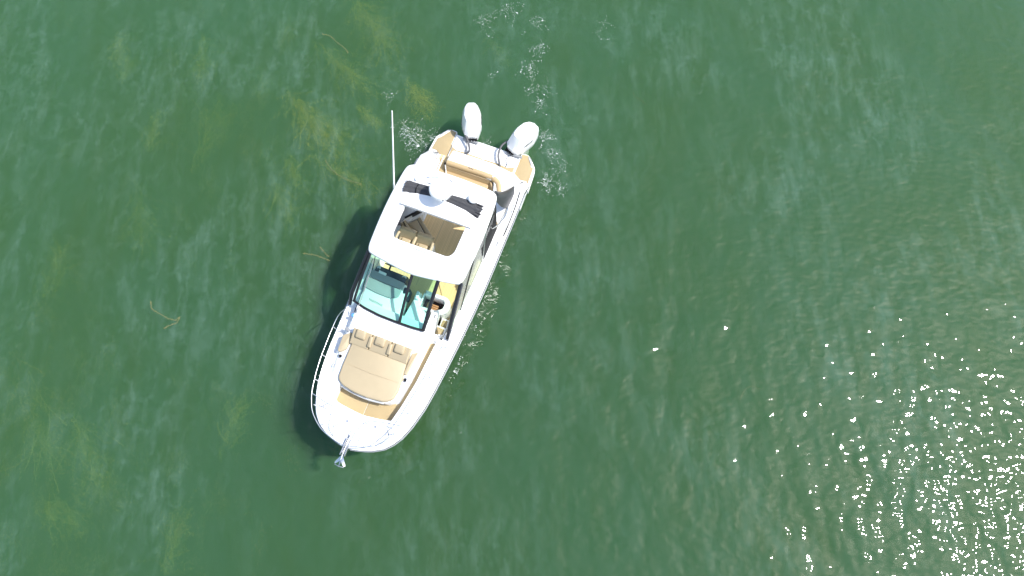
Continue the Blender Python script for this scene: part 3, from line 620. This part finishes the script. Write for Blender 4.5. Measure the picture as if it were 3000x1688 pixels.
# ---------------------------------------------------------------- windscreen, posts, side windows
WS0 = [(-1.53, 6.95, 1.86), (-1.1, 7.06, 1.92), (-.6, 7.12, 1.95), (0, 7.13, 1.955), (.4, 7.12, 1.95), (.77, 7.09, 1.94)]
WS1 = [(-1.36, 5.66, 2.84), (-1.1, 5.72, 2.86), (-.6, 5.78, 2.88), (0, 5.80, 2.885), (.4, 5.79, 2.885), (.77, 5.76, 2.88)]
def wsp(y, t):
    a = [ip(y, [p[0] for p in WS0], [p[k] for p in WS0]) for k in (1, 2)]
    y1 = ip(y, [-1.53, 0, .77], [-1.36, 0, .80])
    b = [ip(y1, [p[0] for p in WS1], [p[k] for p in WS1]) for k in (1, 2)]
    bow_ = .05 * math.sin(math.pi * t)
    return Vector((a[0] + (b[0] - a[0]) * t + bow_ * .6, y + (y1 - y) * t, a[1] + (b[1] - a[1]) * t + bow_))
def pane(y0, y1, name, parent, material='glass'):
    ys_ = np.linspace(y0, y1, 9); ts = np.linspace(.02, 1.04, 8); rs = []
    for t in ts:
        top = [wsp(y, t) for y in ys_]
        rs.append([tuple(p) for p in top] + [tuple(p + Vector((-.004, 0, -.006))) for p in reversed(top)])
    return MB().rings(rs).build(name, material, parent, 60)
fr_ = MB()
fr_.tube([tuple(wsp(y, .0)) for y in np.linspace(-1.53, .77, 24)], .036, 8)
wsf = fr_.build('windscreen_frame', 'black', boat, 60)
for y, r in ((.03, .044), (.76, .055), (-1.50, .04)):
    MB().tube([tuple(wsp(y, t) + Vector((0, 0, .004))) for t in np.linspace(0, 1.03, 10)], r, 8).build('windscreen_mullion', 'black', wsf, 60)
pane(-1.49, .015, 'windscreen_pane', wsf); pane(.05, .74, 'windscreen_pane', wsf, 'glass2')
for k in (0, 1):   # wiper pair
    y = -1.33 + .055 * k
    w = MB().tube([(7.25, y, 1.93), (7.14, y, 1.97), tuple(wsp(y, .12) + Vector((.02, 0, .03))), tuple(wsp(y - .02, .62) + Vector((.02, 0, .03)))], .009, 6)
    w.tube([tuple(wsp(y - .01 + .05 * (k - .5), .3) + Vector((.02, 0, .02))), tuple(wsp(y - .03, .92) + Vector((.02, 0, .02)))], .007, 5)
    w.tube([(7.27, y, 1.9), (7.15, y, 1.965)], .018, 6)
    w.build('wiper', 'grey' if k else 'black', wsf)
MB().tube(spline([(7.22, -1.20, 1.9), (7.20, -1.12, 1.96), (7.27, -1.08, 1.96), (7.35, -1.12, 1.91)], 4), .006, 5).build('wiper_hose', 'hose', wsf)
# side posts and side glass, both sides
for sgn, fx, fy, fz in ((1, 7.02, 1.42, 1.60), (-1, 7.06, -1.62, 1.66)):
    post = MB().tube([(fx, fy, fz), (fx - .28, fy - sgn * .005, fz + .30), (5.62, sgn * 1.40, 2.86)], [.03, .05, .05], 8).build('windscreen_post', 'black', boat, 60)
    MB().tube([(fx + .03, fy + sgn * .05, fz - .03), (fx - .28, fy + sgn * .05, fz + .28), (5.62, sgn * 1.45, 2.83)], [.02, .03, .028], 8).build('post_cover', 'postgrey', post, 60)
    xs_b = np.linspace(3.55, 6.85, 12); rs = []
    def gb(x): return (x, sgn * ip(x, [3.4, 5, 6.85], [1.49, 1.475, 1.44]), zs(x) + .085)
    def gt(x):
        xt = ip(x, [3.55, 6.85], [3.05, 5.66]); return (xt, sgn * ip(xt, [3, 4.2, 5.66], [1.45, 1.46, 1.40]), 2.86)
    for x in xs_b:
        a, b = Vector(gb(x)), Vector(gt(x)); d = Vector((0, -sgn * .006, 0))
        rs.append([tuple(a), tuple(b), tuple(b + d), tuple(a + d)])
    sw = MB().rings(rs).build('side_window', 'sideglass', boat, 60)
    MB().tube([gb(x) for x in xs_b], .022, 7).build('window_sill_trim', 'grey', sw, 60)
    MB().tube([(x, y, z + .02) for x, y, z in [gb(x) for x in np.linspace(4.2, 6.8, 10)]], .010, 6).build('window_channel', 'gel', sw, 60)
    MB().tube([gt(x) for x in xs_b], .03, 7).build('window_top_trim', 'black', sw, 60)
    a, b = Vector(gb(4.35)), Vector(gt(4.5)); MB().tube([tuple(a), tuple(b)], .022, 7).build('window_divider', 'steel', sw, 60)
    a, b = Vector(gb(6.05)), Vector(gt(5.4)); MB().tube([tuple(a), tuple(b)], .014, 7).build('window_divider', 'black', sw, 60)
    # dark hardtop pillar between the side window and the cockpit opening
    rs = []
    for x0, x1 in ((3.15, 2.98), (4.25, 4.30)):
        a = Vector((x0, sgn * 1.50, zs(x0) + .06)); b = Vector((x1, sgn * 1.445, 2.88))
        rs.append([tuple(a), tuple(b), tuple(b + Vector((0, -sgn * .05, 0))), tuple(a + Vector((0, -sgn * .06, 0)))])
    MB().rings(rs).build('hardtop_pillar', 'dark', boat)
    MB().tube(spline([(2.32, sgn * 1.57, zs(2.3) + .12), (2.72, sgn * 1.60, zs(2.7) + .16), (3.02, sgn * 1.52, zs(3) + .22), (3.42, sgn * 1.46, 1.9), (3.5, sgn * 1.45, 2.2)], 5), .022, 8).build('side_grab_rail', 'steel', boat, 60)
    # smoked wind wing behind
    lo_ = [(1.50, sgn * 1.44, zs(1.5) + .06), (1.72, sgn * 1.56, zs(1.7) + .09), (2.0, sgn * 1.57, zs(2.0) + .10), (2.30, sgn * 1.56, zs(2.3) + .11)]
    up_ = [(2.62, sgn * 1.24, 2.80), (2.72, sgn * 1.36, 2.84), (2.82, sgn * 1.41, 2.86), (2.95, sgn * 1.43, 2.87)]
    rs = []
    for t in np.linspace(0, 1, 8):
        q = [Vector(a).lerp(Vector(b), t) + Vector((.10 * math.sin(math.pi * t), sgn * .04 * math.sin(math.pi * t), 0)) for a, b in zip(lo_, up_)]
        rs.append([tuple(p) for p in q] + [tuple(p + Vector((0, -sgn * .008, 0))) for p in reversed(q)])
    if sgn > 0: MB().rings(rs).build('wind_wing', 'wing', boat, 60)

# ---------------------------------------------------------------- hardtop
out_p = [(2.66, 0), (2.665, .45), (2.70, 1.12)] + [(2.74, 1.30), (2.86, 1.42), (3.2, 1.47), (3.9, 1.51), (4.6, 1.51), (5.3, 1.48), (5.52, 1.46), (5.67, 1.40), (5.73, 1.27), (5.80, .88), (5.88, .30)]
outl = out_p + [(5.90, 0)] + [(x, -y) for x, y in reversed(out_p[1:])]
outl = [(p.x, p.y) for p in spline([Vector((x, y)) for x, y in outl + [outl[0]]], 3)][:-1]
outl = ccw(outl)
hole = ccw(fillet([(4.02, -.965), (4.02, .93), (4.90, .92), (5.08, .80), (5.08, -.84), (4.94, -.965)], [.02, .02, .12, .12, .12, .12], 5))
def roof_z(x, y): return 3.02 - .045 * (y / 1.5) ** 2 - .05 * max(0, (x - 4.6) / 1.3) ** 2 - .02 * max(0, (3.2 - x) / .5) ** 2
def hardtop_mesh():
    bm = bmesh.new()
    def loop(pts, zf): return [bm.verts.new((x, y, zf(x, y))) for x, y in pts]
    rings_o = []
    for d, dz in ((.07, -.15), (.015, -.12), (0, -.075), (.012, -.035), (.04, -.01), (.09, 0)):
        rings_o.append(loop(inset(outl, d), lambda x, y, dz=dz: roof_z(x, y) + dz))
    for a, b in zip(rings_o[:-1], rings_o[1:]):
        for i in range(len(a)): bm.faces.new((a[i], a[(i + 1) % len(a)], b[(i + 1) % len(a)], b[i]))
    rh = []
    for d, dz in ((0, -.15), (0, -.02), (-.012, -.004), (-.03, 0)):
        rh.append(loop(inset(hole, d), lambda x, y, dz=dz: roof_z(x, y) + dz))
    for a, b in zip(rh[:-1], rh[1:]):
        for i in range(len(a)): bm.faces.new((b[i], b[(i + 1) % len(a)], a[(i + 1) % len(a)], a[i]))
    def fill(o, h):
        es = []
        for r in (o, h):
            for i in range(len(r)):
                e = bm.edges.get((r[i], r[(i + 1) % len(r)])); es.append(e or bm.edges.new((r[i], r[(i + 1) % len(r)])))
        bmesh.ops.triangle_fill(bm, use_beauty=True, use_dissolve=False, edges=es)
    fill(rings_o[-1], rh[-1]); fill(rings_o[0], rh[0])
    bmesh.ops.recalc_face_normals(bm, faces=bm.faces)
    me = bpy.data.meshes.new('hardtop'); bm.to_mesh(me); bm.free(); return me
ht = link('hardtop', hardtop_mesh(), 'gel', boat, 40)
def rz(x, y, d=0): return (x, y, roof_z(x, y) + d)
# sunroof tracks (thin dark lines) and the slid-back panel
for pts in ([(5.19, -1.12), (5.19, 1.13)], [(4.06, -1.12), (5.22, -1.12)], [(4.06, 1.11), (5.22, 1.13)]):
    MB().tube([rz(pts[0][0] + (pts[1][0] - pts[0][0]) * t, pts[0][1] + (pts[1][1] - pts[0][1]) * t, .002) for t in np.linspace(0, 1, 8)], .009, 6).build('sunroof_track', 'grey', ht)
MB().tube([rz(4.1 + 1.08 * t, 1.165, .0) for t in np.linspace(0, 1, 8)], .006, 6).build('sunroof_track', 'grey', ht)
arc = [(4.055, -1.11), (4.055, 1.10), (3.72, 1.15), (3.60, .75), (3.55, .3), (3.535, 0), (3.55, -.4), (3.60, -.8), (3.70, -1.12)]
pan = []
for d, e in ((0, -.03), (0, .035), (.012, .05), (.04, .056)):
    pan.append([rz(x, y, e) for x, y in inset(ccw(arc), d)])
panel = MB().rings(pan).build('sunroof_panel', 'gel', ht, 45)
MB().tube([rz(4.062, y, .03) for y in np.linspace(-1.1, 1.09, 10)], .012, 6).build('panel_seal', 'grey', panel)
for x, y in ((4.0, -1.04), (3.98, 1.03), (3.80, 1.06), (3.84, -1.06)):
    MB().lathe(rz(x, y, .05), [(.012, 0), (.012, .01)], 8).build('panel_screw', 'grey', panel)
# folded charcoal canvas aft of the panel
rnd = random.Random(4)
def canvas():
    ny, nx = 90, 22; bm = MB(); vs = []; fs = []
    ph = [rnd.random() * 6.28 for _ in range(8)]
    for j in range(ny + 1):
        y = -1.21 + 2.38 * j / ny
        x0 = 3.27 + .012 * math.sin(5 * y + 1); x1 = ip(y, [-1.21, -1.0, -.5, 0, .5, 1.0, 1.17], [3.66, 3.64, 3.575, 3.55, 3.575, 3.66, 3.70])
        endf = max(0, abs(y + .02) - .95) / .23
        for i in range(nx + 1):
            t = i / nx
            fold = .5 + .5 * math.sin(2 * math.pi * (2.6 * t + .10 * math.sin(2.2 * y + ph[0]) + .06 * math.sin(7 * y + ph[1])))
            z = .012 + .04 * math.sin(math.pi * t) + .03 * fold * math.sin(math.pi * min(1, t * 1.05)) + .014 * math.sin(13 * y + 9 * t + ph[2]) * (0.3 + endf)
            jx = .018 * endf * math.sin(25 * y + 11 * t + ph[3])
            vs.append(rz(x0 + (x1 - x0) * t + jx, y + .02 * endf * math.sin(9 * t * 3.1 + ph[4]), max(.006, z)))
    for j in range(ny):
        for i in range(nx):
            a = j * (nx + 1) + i; fs.append((a, a + 1, a + nx + 2, a + nx + 1))
    return bm.add(vs, fs)
can = canvas().build('folded_canvas', 'canvas', ht, 70)
MB().tube([rz(3.30, -.82, .06), rz(3.45, -.84, .085), rz(3.62, -.80, .06)], .012, 6).build('canvas_strap', 'dark', can)
for k in range(5):
    y = 1.12 + .03 * (k % 2); MB().tube([rz(3.30 + .08 * k, y - .12, .05), rz(3.31 + .08 * k, y, .06), rz(3.33 + .08 * k, y + .05, .03)], .022, 6).build('canvas_tail', 'canvas', can)
# radar dome with its foot and lettering
RX, RY = 3.42, -.03; zt = 3.39
rad = MB().lathe((RX, RY, zt), [(.22, 0), (.30, .005), (.335, .03), (.35, .09), (.35, .15), (.335, .20), (.28, .228), (.14, .24), (.02, .243)], 40).build('radar_dome', 'gel', ht, 50)
MB().prism(fillet([(RX - .16, RY - .11), (RX - .16, RY + .11), (RX + .14, RY + .11), (RX + .14, RY - .11)], .05), 3.0, zt + .005, .02).build('radar_foot', 'gel', rad)
for i, ch in enumerate('SIMRAD'):
    # letters wrapped on the side of the dome, facing forward and to port
    a = R(30 + 14 * i); r_ = .3515
    nrm = Vector((math.cos(a), math.sin(a), 0)); upv = Vector((0, 0, 1)); rt_ = upv.cross(nrm)
    mx = Matrix(((rt_.x, upv.x, nrm.x, RX + nrm.x * r_), (rt_.y, upv.y, nrm.y, RY + nrm.y * r_), (rt_.z, upv.z, nrm.z, zt + .115), (0, 0, 0, 1)))
    text('radar_letter', ch, .105, mx, 'letter', rad, .003)
MB().lathe((3.20, .84, 3.0), [(.06, 0), (.06, .05), (.13, .06), (.155, .09), (.155, .13), (.12, .17), (.05, .185)], 28).build('antenna_dome', 'gel', ht, 50)
MB().lathe((3.16, -.95, 2.99), [(.075, 0), (.08, .03), (.06, .07), (.02, .085)], 22).build('gps_puck', 'gel', ht, 50)
MB().lathe((3.10, .43, 2.99), [(.05, 0), (.05, .03), (.03, .05)], 18).build('gps_puck', 'gel', ht, 50)
MB().tube([rz(3.16, -.62, .012), rz(3.17, -.42, .012)], .012, 6).build('cable_clip', 'grey', ht)
pole = MB().tube([(2.81, -.16, 2.98), (2.80, -.13, 3.86)], .014, 8).build('light_pole', 'steel', ht, 60)
MB().lathe((2.80, -.13, 3.84), [(.028, 0), (.03, .03), (.026, .07), (.012, .085)], 12).build('stern_light', 'dark', pole)
MB().tube(spline([rz(2.84, -.18, .02), rz(2.88, -.10, .03), rz(2.85, -.02, .02), rz(2.90, .05, .02)], 4), .012, 6).build('pole_bracket', 'steel', pole)
ant = MB().tube([(3.62, -1.50, 2.90), (3.50, -1.52, 3.12), (2.42, -1.70, 5.12)], [.03, .027, .02], 8).build('whip_antenna', 'gel', boat, 60)
MB().tube([(3.66, -1.49, 2.86), (3.56, -1.51, 3.04)], .032, 8).build('antenna_mount', 'steel', ant)
for s in (1, -1):
    MB().tube([rz(x, s * 1.36, .0) for x in np.linspace(3.0, 3.5, 5)], .005, 5).build('gutter_line', 'grey', ht)

# ---------------------------------------------------------------- outboards
def outboard(px_, py_, yaw, label):
    """cowling outline in the engine's own frame: +x forward, pivot at the origin"""
    def O(k, dx=0, front=1.): 
        pts = [(.26 * front, .10), (.18 * front, .20), (-.10, .285), (-.50, .275), (-.74, .19), (-.845, .10), (-.845, -.10), (-.74, -.19), (-.50, -.275), (-.10, -.285), (.18 * front, -.20), (.26 * front, -.10)]
        return [((-.28 + (x + .28) * k + dx) * 1.06, y * k * 1.15) for x, y in pts]
    cs, sn = math.cos(yaw), math.sin(yaw)
    def W(x, y, z): return (px_ + x * cs - y * sn, py_ + x * sn + y * cs, z - .36)
    prof = [(.70, .66, .02), (.88, .74, .02), (1.0, .92, .0), (1.02, 1.16, -.005), (.95, 1.36, -.02), (.80, 1.54, -.05), (.66, 1.635, -.07), (.52, 1.65, -.08)]
    rs = []
    for k, z, dx in prof:
        ring = []
        for x, y in O(k, dx):
            zz = z - (max(0, x + .02) * .55 if z > 1.3 else 0) - (max(0, -.62 - x) * .55 if z > 1.4 else 0)
            ring.append(W(x, y * (1 if z < 1.4 else .98), zz))
        rs.append(ring)
    cowl = MB().rings([list(reversed(r)) for r in rs]).build('outboard_motor', 'gel', boat, 24)
    cowl['label'] = label
    # centre lid lines
    for s in (1, -1):
        MB().tube([W(-.10, s * .10, 1.652), W(-.30, s * .105, 1.656), W(-.52, s * .11, 1.654)], .004, 5).build('cowl_lid_line', 'grey', cowl)
        MB().tube([W(*p, 1.22 - .08 * i) for i, p in enumerate(((-.42, s * .288), (-.15, s * .292), (.10, s * .245), (.2, s * .18)))], .006, 5).build('cowl_seam', 'grey', cowl)
    MB().tube([W(-.10, -.10, 1.652), W(-.10, .10, 1.652)], .004, 5).build('cowl_lid_line', 'grey', cowl)
    # leg, swivel bracket and clamps
    leg = MB().rings([[W(x, y, z) for x, y in ((a, .10), (a - b, .08), (a - b, -.08), (a, -.10))] for a, b, z in ((-.02, .55, .85), (-.08, .46, .6), (-.14, .38, .3), (-.18, .34, -.15))]).build('motor_leg', 'gel', cowl)
    MB().rings([[W(x, y, z) for x, y in ((.30, .17), (-.12, .15), (-.12, -.15), (.30, -.17))] for z in (.62, 1.0)]).build('swivel_bracket', 'dark', cowl)
    for k in range(4):
        MB().tube([W(.26 + .04 * (k % 2), -.14 + .09 * k, 1.0), W(.31, -.12 + .08 * k, 1.04), W(.35, -.14 + .09 * k, .96)], .022, 6).build('bracket_fitting', 'dark', cowl)
    MB().tube([(px_ + .30, py_ - .20, .57), (px_ + .30, py_ + .32, .57)], .045, 10).build('steering_cylinder', 'grey', cowl)
    # markings
    def place(cx, cy, cz, xd, up):
        X = Vector(xd).normalized(); U = Vector(up).normalized(); Nn = X.cross(U).normalized(); U = Nn.cross(X)
        p = Vector(W(cx, cy, cz)); rot = lambda v: Vector((v.x * cs - v.y * sn, v.x * sn + v.y * cs, v.z))
        X, U, Nn = rot(X), rot(U), rot(Nn)
        return Matrix(((X.x, U.x, Nn.x, p.x), (X.y, U.y, Nn.y, p.y), (X.z, U.z, Nn.z, p.z), (0, 0, 0, 1)))
    text('motor_lettering', 'MERCURY', .085, place(-.27, .332, 1.27, (-1, 0, 0), (0, -.25, 1)), 'letter', cowl, .004, .2)
    text('motor_lettering', 'MERCURY', .085, place(-.27, -.332, 1.27, (1, 0, 0), (0, .25, 1)), 'letter', cowl, .004, .2)
    text('power_number', '400', .10, place(-.70, 0, 1.60, (0, -1, 0), (1, 0, .5)), 'letter', cowl, .004)
    return cowl
outboard(-.10, -.66, R(21), 'white outboard on the starboard side of the transom, turned outwards')
outboard(-.11, .92, R(-28), 'white outboard on the port side of the transom, dark lettering on its flank')
def hose(pts, r, nm='rigging_hose'): MB().tube(spline(pts, 6), r, 8).build(nm, 'hose', boat, 60)
hose([(-.12, -.92, .80), (.10, -.82, .78), (.42, -.56, .70), (.62, -.47, .66), (.74, -.58, .58), (.84, -.72, .52)], .035)
hose([(.30, -.70, .62), (.46, -.62, .60), (.68, -.60, .55), (.80, -.52, .52)], .012)
hose([(-.14, .66, .80), (.10, .50, .78), (.40, .49, .70), (.60, .58, .64), (.72, .66, .52)], .035)
hose([(.38, .80, .70), (.50, .78, .60), (.56, .86, .55), (.68, .84, .52)], .012)

# ------------------------------------------------------------------ weed under and on the water
M['weed'] = mat('olive_pond_weed', (.47, .34, .055), .7, mottle=.35)
M['weed_brown'] = mat('brown_pond_weed', (.36, .27, .10), .7, mottle=.35)
M['strand'] = mat('pale_weed_strand', (.19, .175, .07), .6, mottle=.2)
M['froth'] = mat('white_froth_and_glint', (.80, .84, .83), .5)  # froth white, also used for the painted sun glints
wr = random.Random(11)
def weed_bed(px, py, length, width, ang, depth, n, label, material='weed'):
    """a clump of trailing stems with small leaves, drawn out by the current"""
    depth = depth + .30; n = int(n * 3); width *= .85; length *= 1.4; c = px_world(px, py, -depth); d = Vector((math.cos(ang), math.sin(ang), 0)); s = Vector((-d.y, d.x, 0))
    fol = MB(); stems = MB()
    for k in range(n):
        p = d * (wr.uniform(-.5, .35) + wr.gauss(0, .12)) * length + s * wr.gauss(0, .36) * width * wr.choice((.5, 1, 1.3)) + Vector((0, 0, -abs(wr.gauss(0, .25))))
        ln = length * wr.uniform(.25, .6); seg = 7; a = wr.gauss(0, .45); pts = []
        for i in range(seg + 1):
            pts.append(Vector(p)); a += wr.gauss(0, .16)
            p = p + (d * math.cos(a) + s * math.sin(a)) * ln / seg + Vector((0, 0, wr.gauss(0, .015)))
        if k % 9 == 0: stems.tube(pts, .006, 4)
        for i in range(seg):
            q = pts[i + 1] - pts[i]
            for _ in range(6):
                o = pts[i] + q * wr.random() + Vector((wr.gauss(0, .035), wr.gauss(0, .035), wr.gauss(0, .03))); aa = wr.uniform(-1.2, 1.2) + (math.pi if wr.random() < .15 else 0)
                dd = (d * math.cos(a + aa) + s * math.sin(a + aa)); L_ = wr.uniform(.015, .04); wv = Vector((-dd.y, dd.x, wr.uniform(-.6, .6))) * wr.uniform(.006, .016)
                fol.add([o - wv * .4, o + dd * L_ * .5 - wv, o + dd * L_, o + dd * L_ * .5 + wv], [(0, 1, 2, 3)])
    root = bpy.data.objects.new('water_weed', None); COL.objects.link(root); root.location = c
    tag(root, label, 'water weed', 'weed growing below the surface')
    f = fol.build('leaves', material, root, None); f['kind'] = 'stuff'
    stems.build('stems', material, root, 60)
    return root
A = R
for a in (
    (905, 345, 1.9, .42, A(-52), .22, 60, 'bright olive weed clump left of the antenna, split like a fork'),
    (1000, 190, 1.9, .35, A(-45), .30, 40, 'olive weed trailing from the pale curved strand above the antenna tip'),
    (1085, 60, 1.8, .5, A(-58), .30, 60, 'broad olive weed clump at the top edge, left of the foam trail'),
    (1222, 275, 1.0, .32, A(-62), .22, 40, 'olive weed clump close behind the starboard outboard'),
    (1075, 335, .7, .3, A(-40), .35, 20, 'faint small weed patch between the antenna and the bright forked clump'),
    (985, 395, 1.5, .4, A(-55), .45, 30, 'dim weed streak just right of the bright forked clump'),
    (990, 500, 1.6, .22, A(-33), .30, 26, 'thin weed streak beside the hardtop corner, left of the antenna foot'),
    (850, 490, .9, .22, A(-70), .40, 22, 'short weed streak below the bright forked clump'),
    (828, 585, 1.2, .25, A(-65), .45, 24, 'brownish weed streak halfway between hardtop and left picture part'),
    (590, 150, 1.3, .22, A(-88), .42, 26, 'upright thin weed streak in the upper left water'),
    (605, 400, 2.0, .4, A(75), .50, 36, 'tall dim weed streak in the middle of the left water'),
    (345, 130, .8, .22, A(-88), .42, 18, 'small weed patch far up in the left corner water'),
    (362, 200, .7, .18, A(82), .45, 16, 'small weed patch under the one in the upper left corner'),
    (440, 390, 1.0, .16, A(88), .40, 18, 'thin upright weed streak left of the tall dim one'),
    (405, 620, 1.6, .35, A(-72), .52, 26, 'dim brown weed streak above the curled floating strand'),
    (150, 800, 1.2, .3, A(75), .50, 22, 'dim weed patch near the left edge, halfway down'),
    (110, 1240, 2.2, .5, A(-62), .48, 46, 'long weed streak low at the left edge'),
    (245, 1320, 1.9, .5, A(-60), .46, 46, 'long weed streak in the lower left, right of the one at the edge'),
    (165, 1510, 1.0, .7, A(-40), .50, 30, 'wide weed patch in the lower left corner'),
    (680, 1245, 1.0, .3, A(80), .48, 22, 'small weed patch left of the bow'),
    (500, 1600, 1.1, .25, A(85), .48, 22, 'weed patch at the bottom edge, left of the bow'),
    (1450, 135, 1.0, .3, A(-55), .50, 20, 'faint brown weed left of the foam trail behind the outboards', 'weed_brown'),
    (830, 110, .9, .25, A(80), .52, 18, 'faint brown weed near the top edge, left of the broad clump', 'weed_brown'),
    (760, 270, .9, .22, A(85), .52, 18, 'faint brown weed left of the bright forked clump', 'weed_brown'),
    (985, 1290, .9, .25, A(85), .50, 14, 'faint brown weed under the anchor', 'weed_brown')): weed_bed(*a)

bedm = MB()
for k in range(420):
    cx, cy = wr.uniform(-40, 860), wr.uniform(-30, 1700)
    if wr.random() > (.35 + .65 * (cx < 420 and cy > 1000) + .35 * (cx > 500 and cy < 500)): continue
    p0 = px_world(cx, cy, -wr.uniform(.7, 1.2)); a0 = wr.gauss(-1.2, .35)
    for q in range(120):
        o = p0 + Vector((math.cos(a0), math.sin(a0), 0)) * wr.gauss(0, .34) + Vector((-math.sin(a0), math.cos(a0), 0)) * wr.gauss(0, .13); a = a0 + wr.gauss(0, .5)
        d = Vector((math.cos(a), math.sin(a), wr.uniform(-.2, .2))) * wr.uniform(.03, .06); w = Vector((-d.y, d.x, 0)) * wr.uniform(.10, .2)
        bedm.add([o - w * .4, o + d * .5 - w, o + d, o + d * .5 + w], [(0, 1, 2, 3)])
meadow = bedm.build('weed_meadow', 'weed_brown', None, None)
tag(meadow, 'dim olive weed covering the lake bed under the left side of the water', 'water weed', None, 'stuff')

def strand(pts, r, label, leaf=True):
    r *= .42; P = [px_world(x, y, .004) for x, y in pts]; o = P[0].copy()
    P = spline([p - o for p in P], 6)
    m_ = MB().tube([p + Vector((0, 0, wr.uniform(-.004, .004))) for p in P], r, 5)
    if leaf:
        for p in P:
            for _ in range(3):
                a = wr.random() * 6.28; dd = Vector((math.cos(a), math.sin(a), .05)); w = Vector((-dd.y, dd.x, 0)) * .005; L_ = wr.uniform(.02, .07)
                m_.add([p - w, p + dd * L_, p + w], [(0, 1, 2)])
    ob = m_.build('floating_weed', 'strand', None, 60); ob.location = o
    return tag(ob, label, 'weed', 'weed strands floating on the water')
strand([(441, 884), (446, 905), (470, 920), (490, 932), (512, 938), (525, 930), (518, 945), (495, 955), (480, 962)], .010, 'curled olive weed strand floating in the open water left of the boat')
strand([(888, 742), (905, 745), (925, 748), (945, 756), (965, 763)], .010, 'straight pale weed strand beside the boat shadow, level with the windscreen top')
strand([(938, 725), (950, 738), (962, 752)], .008, 'short pale weed sprig next to the straight strand by the boat shadow')
strand([(2168, 1172), (2178, 1150), (2190, 1136), (2205, 1131), (2226, 1141)], .006, 'hooked pale stalk floating in the open water right of the bow', False)
strand([(945, 100), (965, 105), (985, 122), (1010, 142), (1020, 155)], .009, 'pale curved weed strand near the top edge, up and left of the antenna')
strand([(955, 472), (970, 495), (990, 512), (1020, 528), (1058, 540)], .010, 'pale trailing weed strand left of the antenna foot')
strand([(1855, 270), (1862, 285), (1880, 295), (1895, 308)], .005, 'fine hair-like weed strand in the open water right of the port outboard', False)

def foam(lines, label, seed):
    """froth, with sun glints painted in as white, in broken curling threads: many tiny flat flecks strung along wandering lines"""
    fr = random.Random(seed); m_ = MB(); o = px_world(lines[0][0], lines[0][1])
    for x, y, ang, ln, spread, nl, size in lines:
        for _ in range(int(nl * 1.7)):
            X, Y = x + fr.gauss(0, spread), y + fr.gauss(0, spread * .8); a = ang + fr.gauss(0, .5); bend = fr.gauss(0, .06)
            for step in range(int(ln * fr.uniform(.4, 1.3) / 2.2)):
                a += bend + fr.gauss(0, .16); X += 2.2 * math.cos(a); Y += 2.2 * math.sin(a)
                if fr.random() < .30: continue
                p = px_world(X + fr.gauss(0, .9), Y + fr.gauss(0, .9), .004); u, v = p.x - BX, p.y - BY
                bx_, by_ = u * _c + v * _s, -u * _s + v * _c
                if -.02 < bx_ < 10.9 and abs(by_) < hb(bx_) - .02: continue
                r = .66 * size * math.exp(fr.gauss(0, .5)); k = 5; el = fr.uniform(.3, .9); th = -a + fr.gauss(0, .4); ring = []
                p -= Vector((o.x, o.y, 0))
                for j in range(k):
                    t = 2 * math.pi * j / k; rr = r * fr.uniform(.6, 1.25); ex, ey = rr * 1.5 * math.cos(t), rr * math.sin(t) * el
                    ring.append(p + Vector((ex * math.cos(th) - ey * math.sin(th), ex * math.sin(th) + ey * math.cos(th), 0)))
                m_.add(ring + [p + Vector((0, 0, r * .3))], [(j, (j + 1) % k, k) for j in range(k)])
    ob = m_.build('foam', 'froth', None, 70); ob.location = (o.x, o.y, 0)
    return tag(ob, label, 'foam', None, 'stuff')
foam([(1195, 390, .35, 60, 16, 26, .0075), (1170, 380, -.6, 34, 14, 12, .0075), (1200, 425, -.7, 40, 18, 14, .007), (1140, 290, -.8, 26, 12, 7, .008), (1245, 405, .2, 40, 12, 12, .007)], 'white froth and painted sun glints in the water off the starboard corner of the swim platform', 1)
foam([(1490, 20, .8, 46, 16, 9, .008), (1400, 70, -.35, 60, 16, 9, .007), (1560, 60, .7, 40, 12, 8, .008), (1580, 130, 1.9, 44, 10, 9, .008), (1550, 190, 1.4, 40, 14, 16, .008), (1570, 250, 1.6, 50, 8, 6, .007), (1440, 225, -.3, 20, 8, 4, .007), (1750, 70, .9, 50, 14, 4, .006)], 'trail of white froth and painted sun glints drifting away behind the outboards', 2)
foam([(1588, 385, 1.5, 50, 10, 12, .0075), (1610, 440, .8, 44, 12, 10, .0075), (1590, 535, .1, 44, 10, 14, .0085), (1635, 558, -.2, 24, 8, 9, .0085), (1652, 480, 1.5, 50, 6, 5, .007), (1410, 425, .3, 40, 8, 9, .006), (1584, 290, 1.5, 50, 6, 7, .0075)], 'white froth and painted sun glints off the port corner of the swim platform', 3)
foam([(1335, 1050, .6, 22, 8, 9, .010), (1318, 1080, .4, 24, 9, 12, .010), (1300, 1112, .5, 16, 7, 8, .010), (1390, 955, .9, 8, 4, 3, .010), (1345, 1268, 0, 6, 3, 3, .010)], 'painted sun glints as white flecks in the water along the port bow', 4)  # white flecks modelled in place of sun glints beside the hull
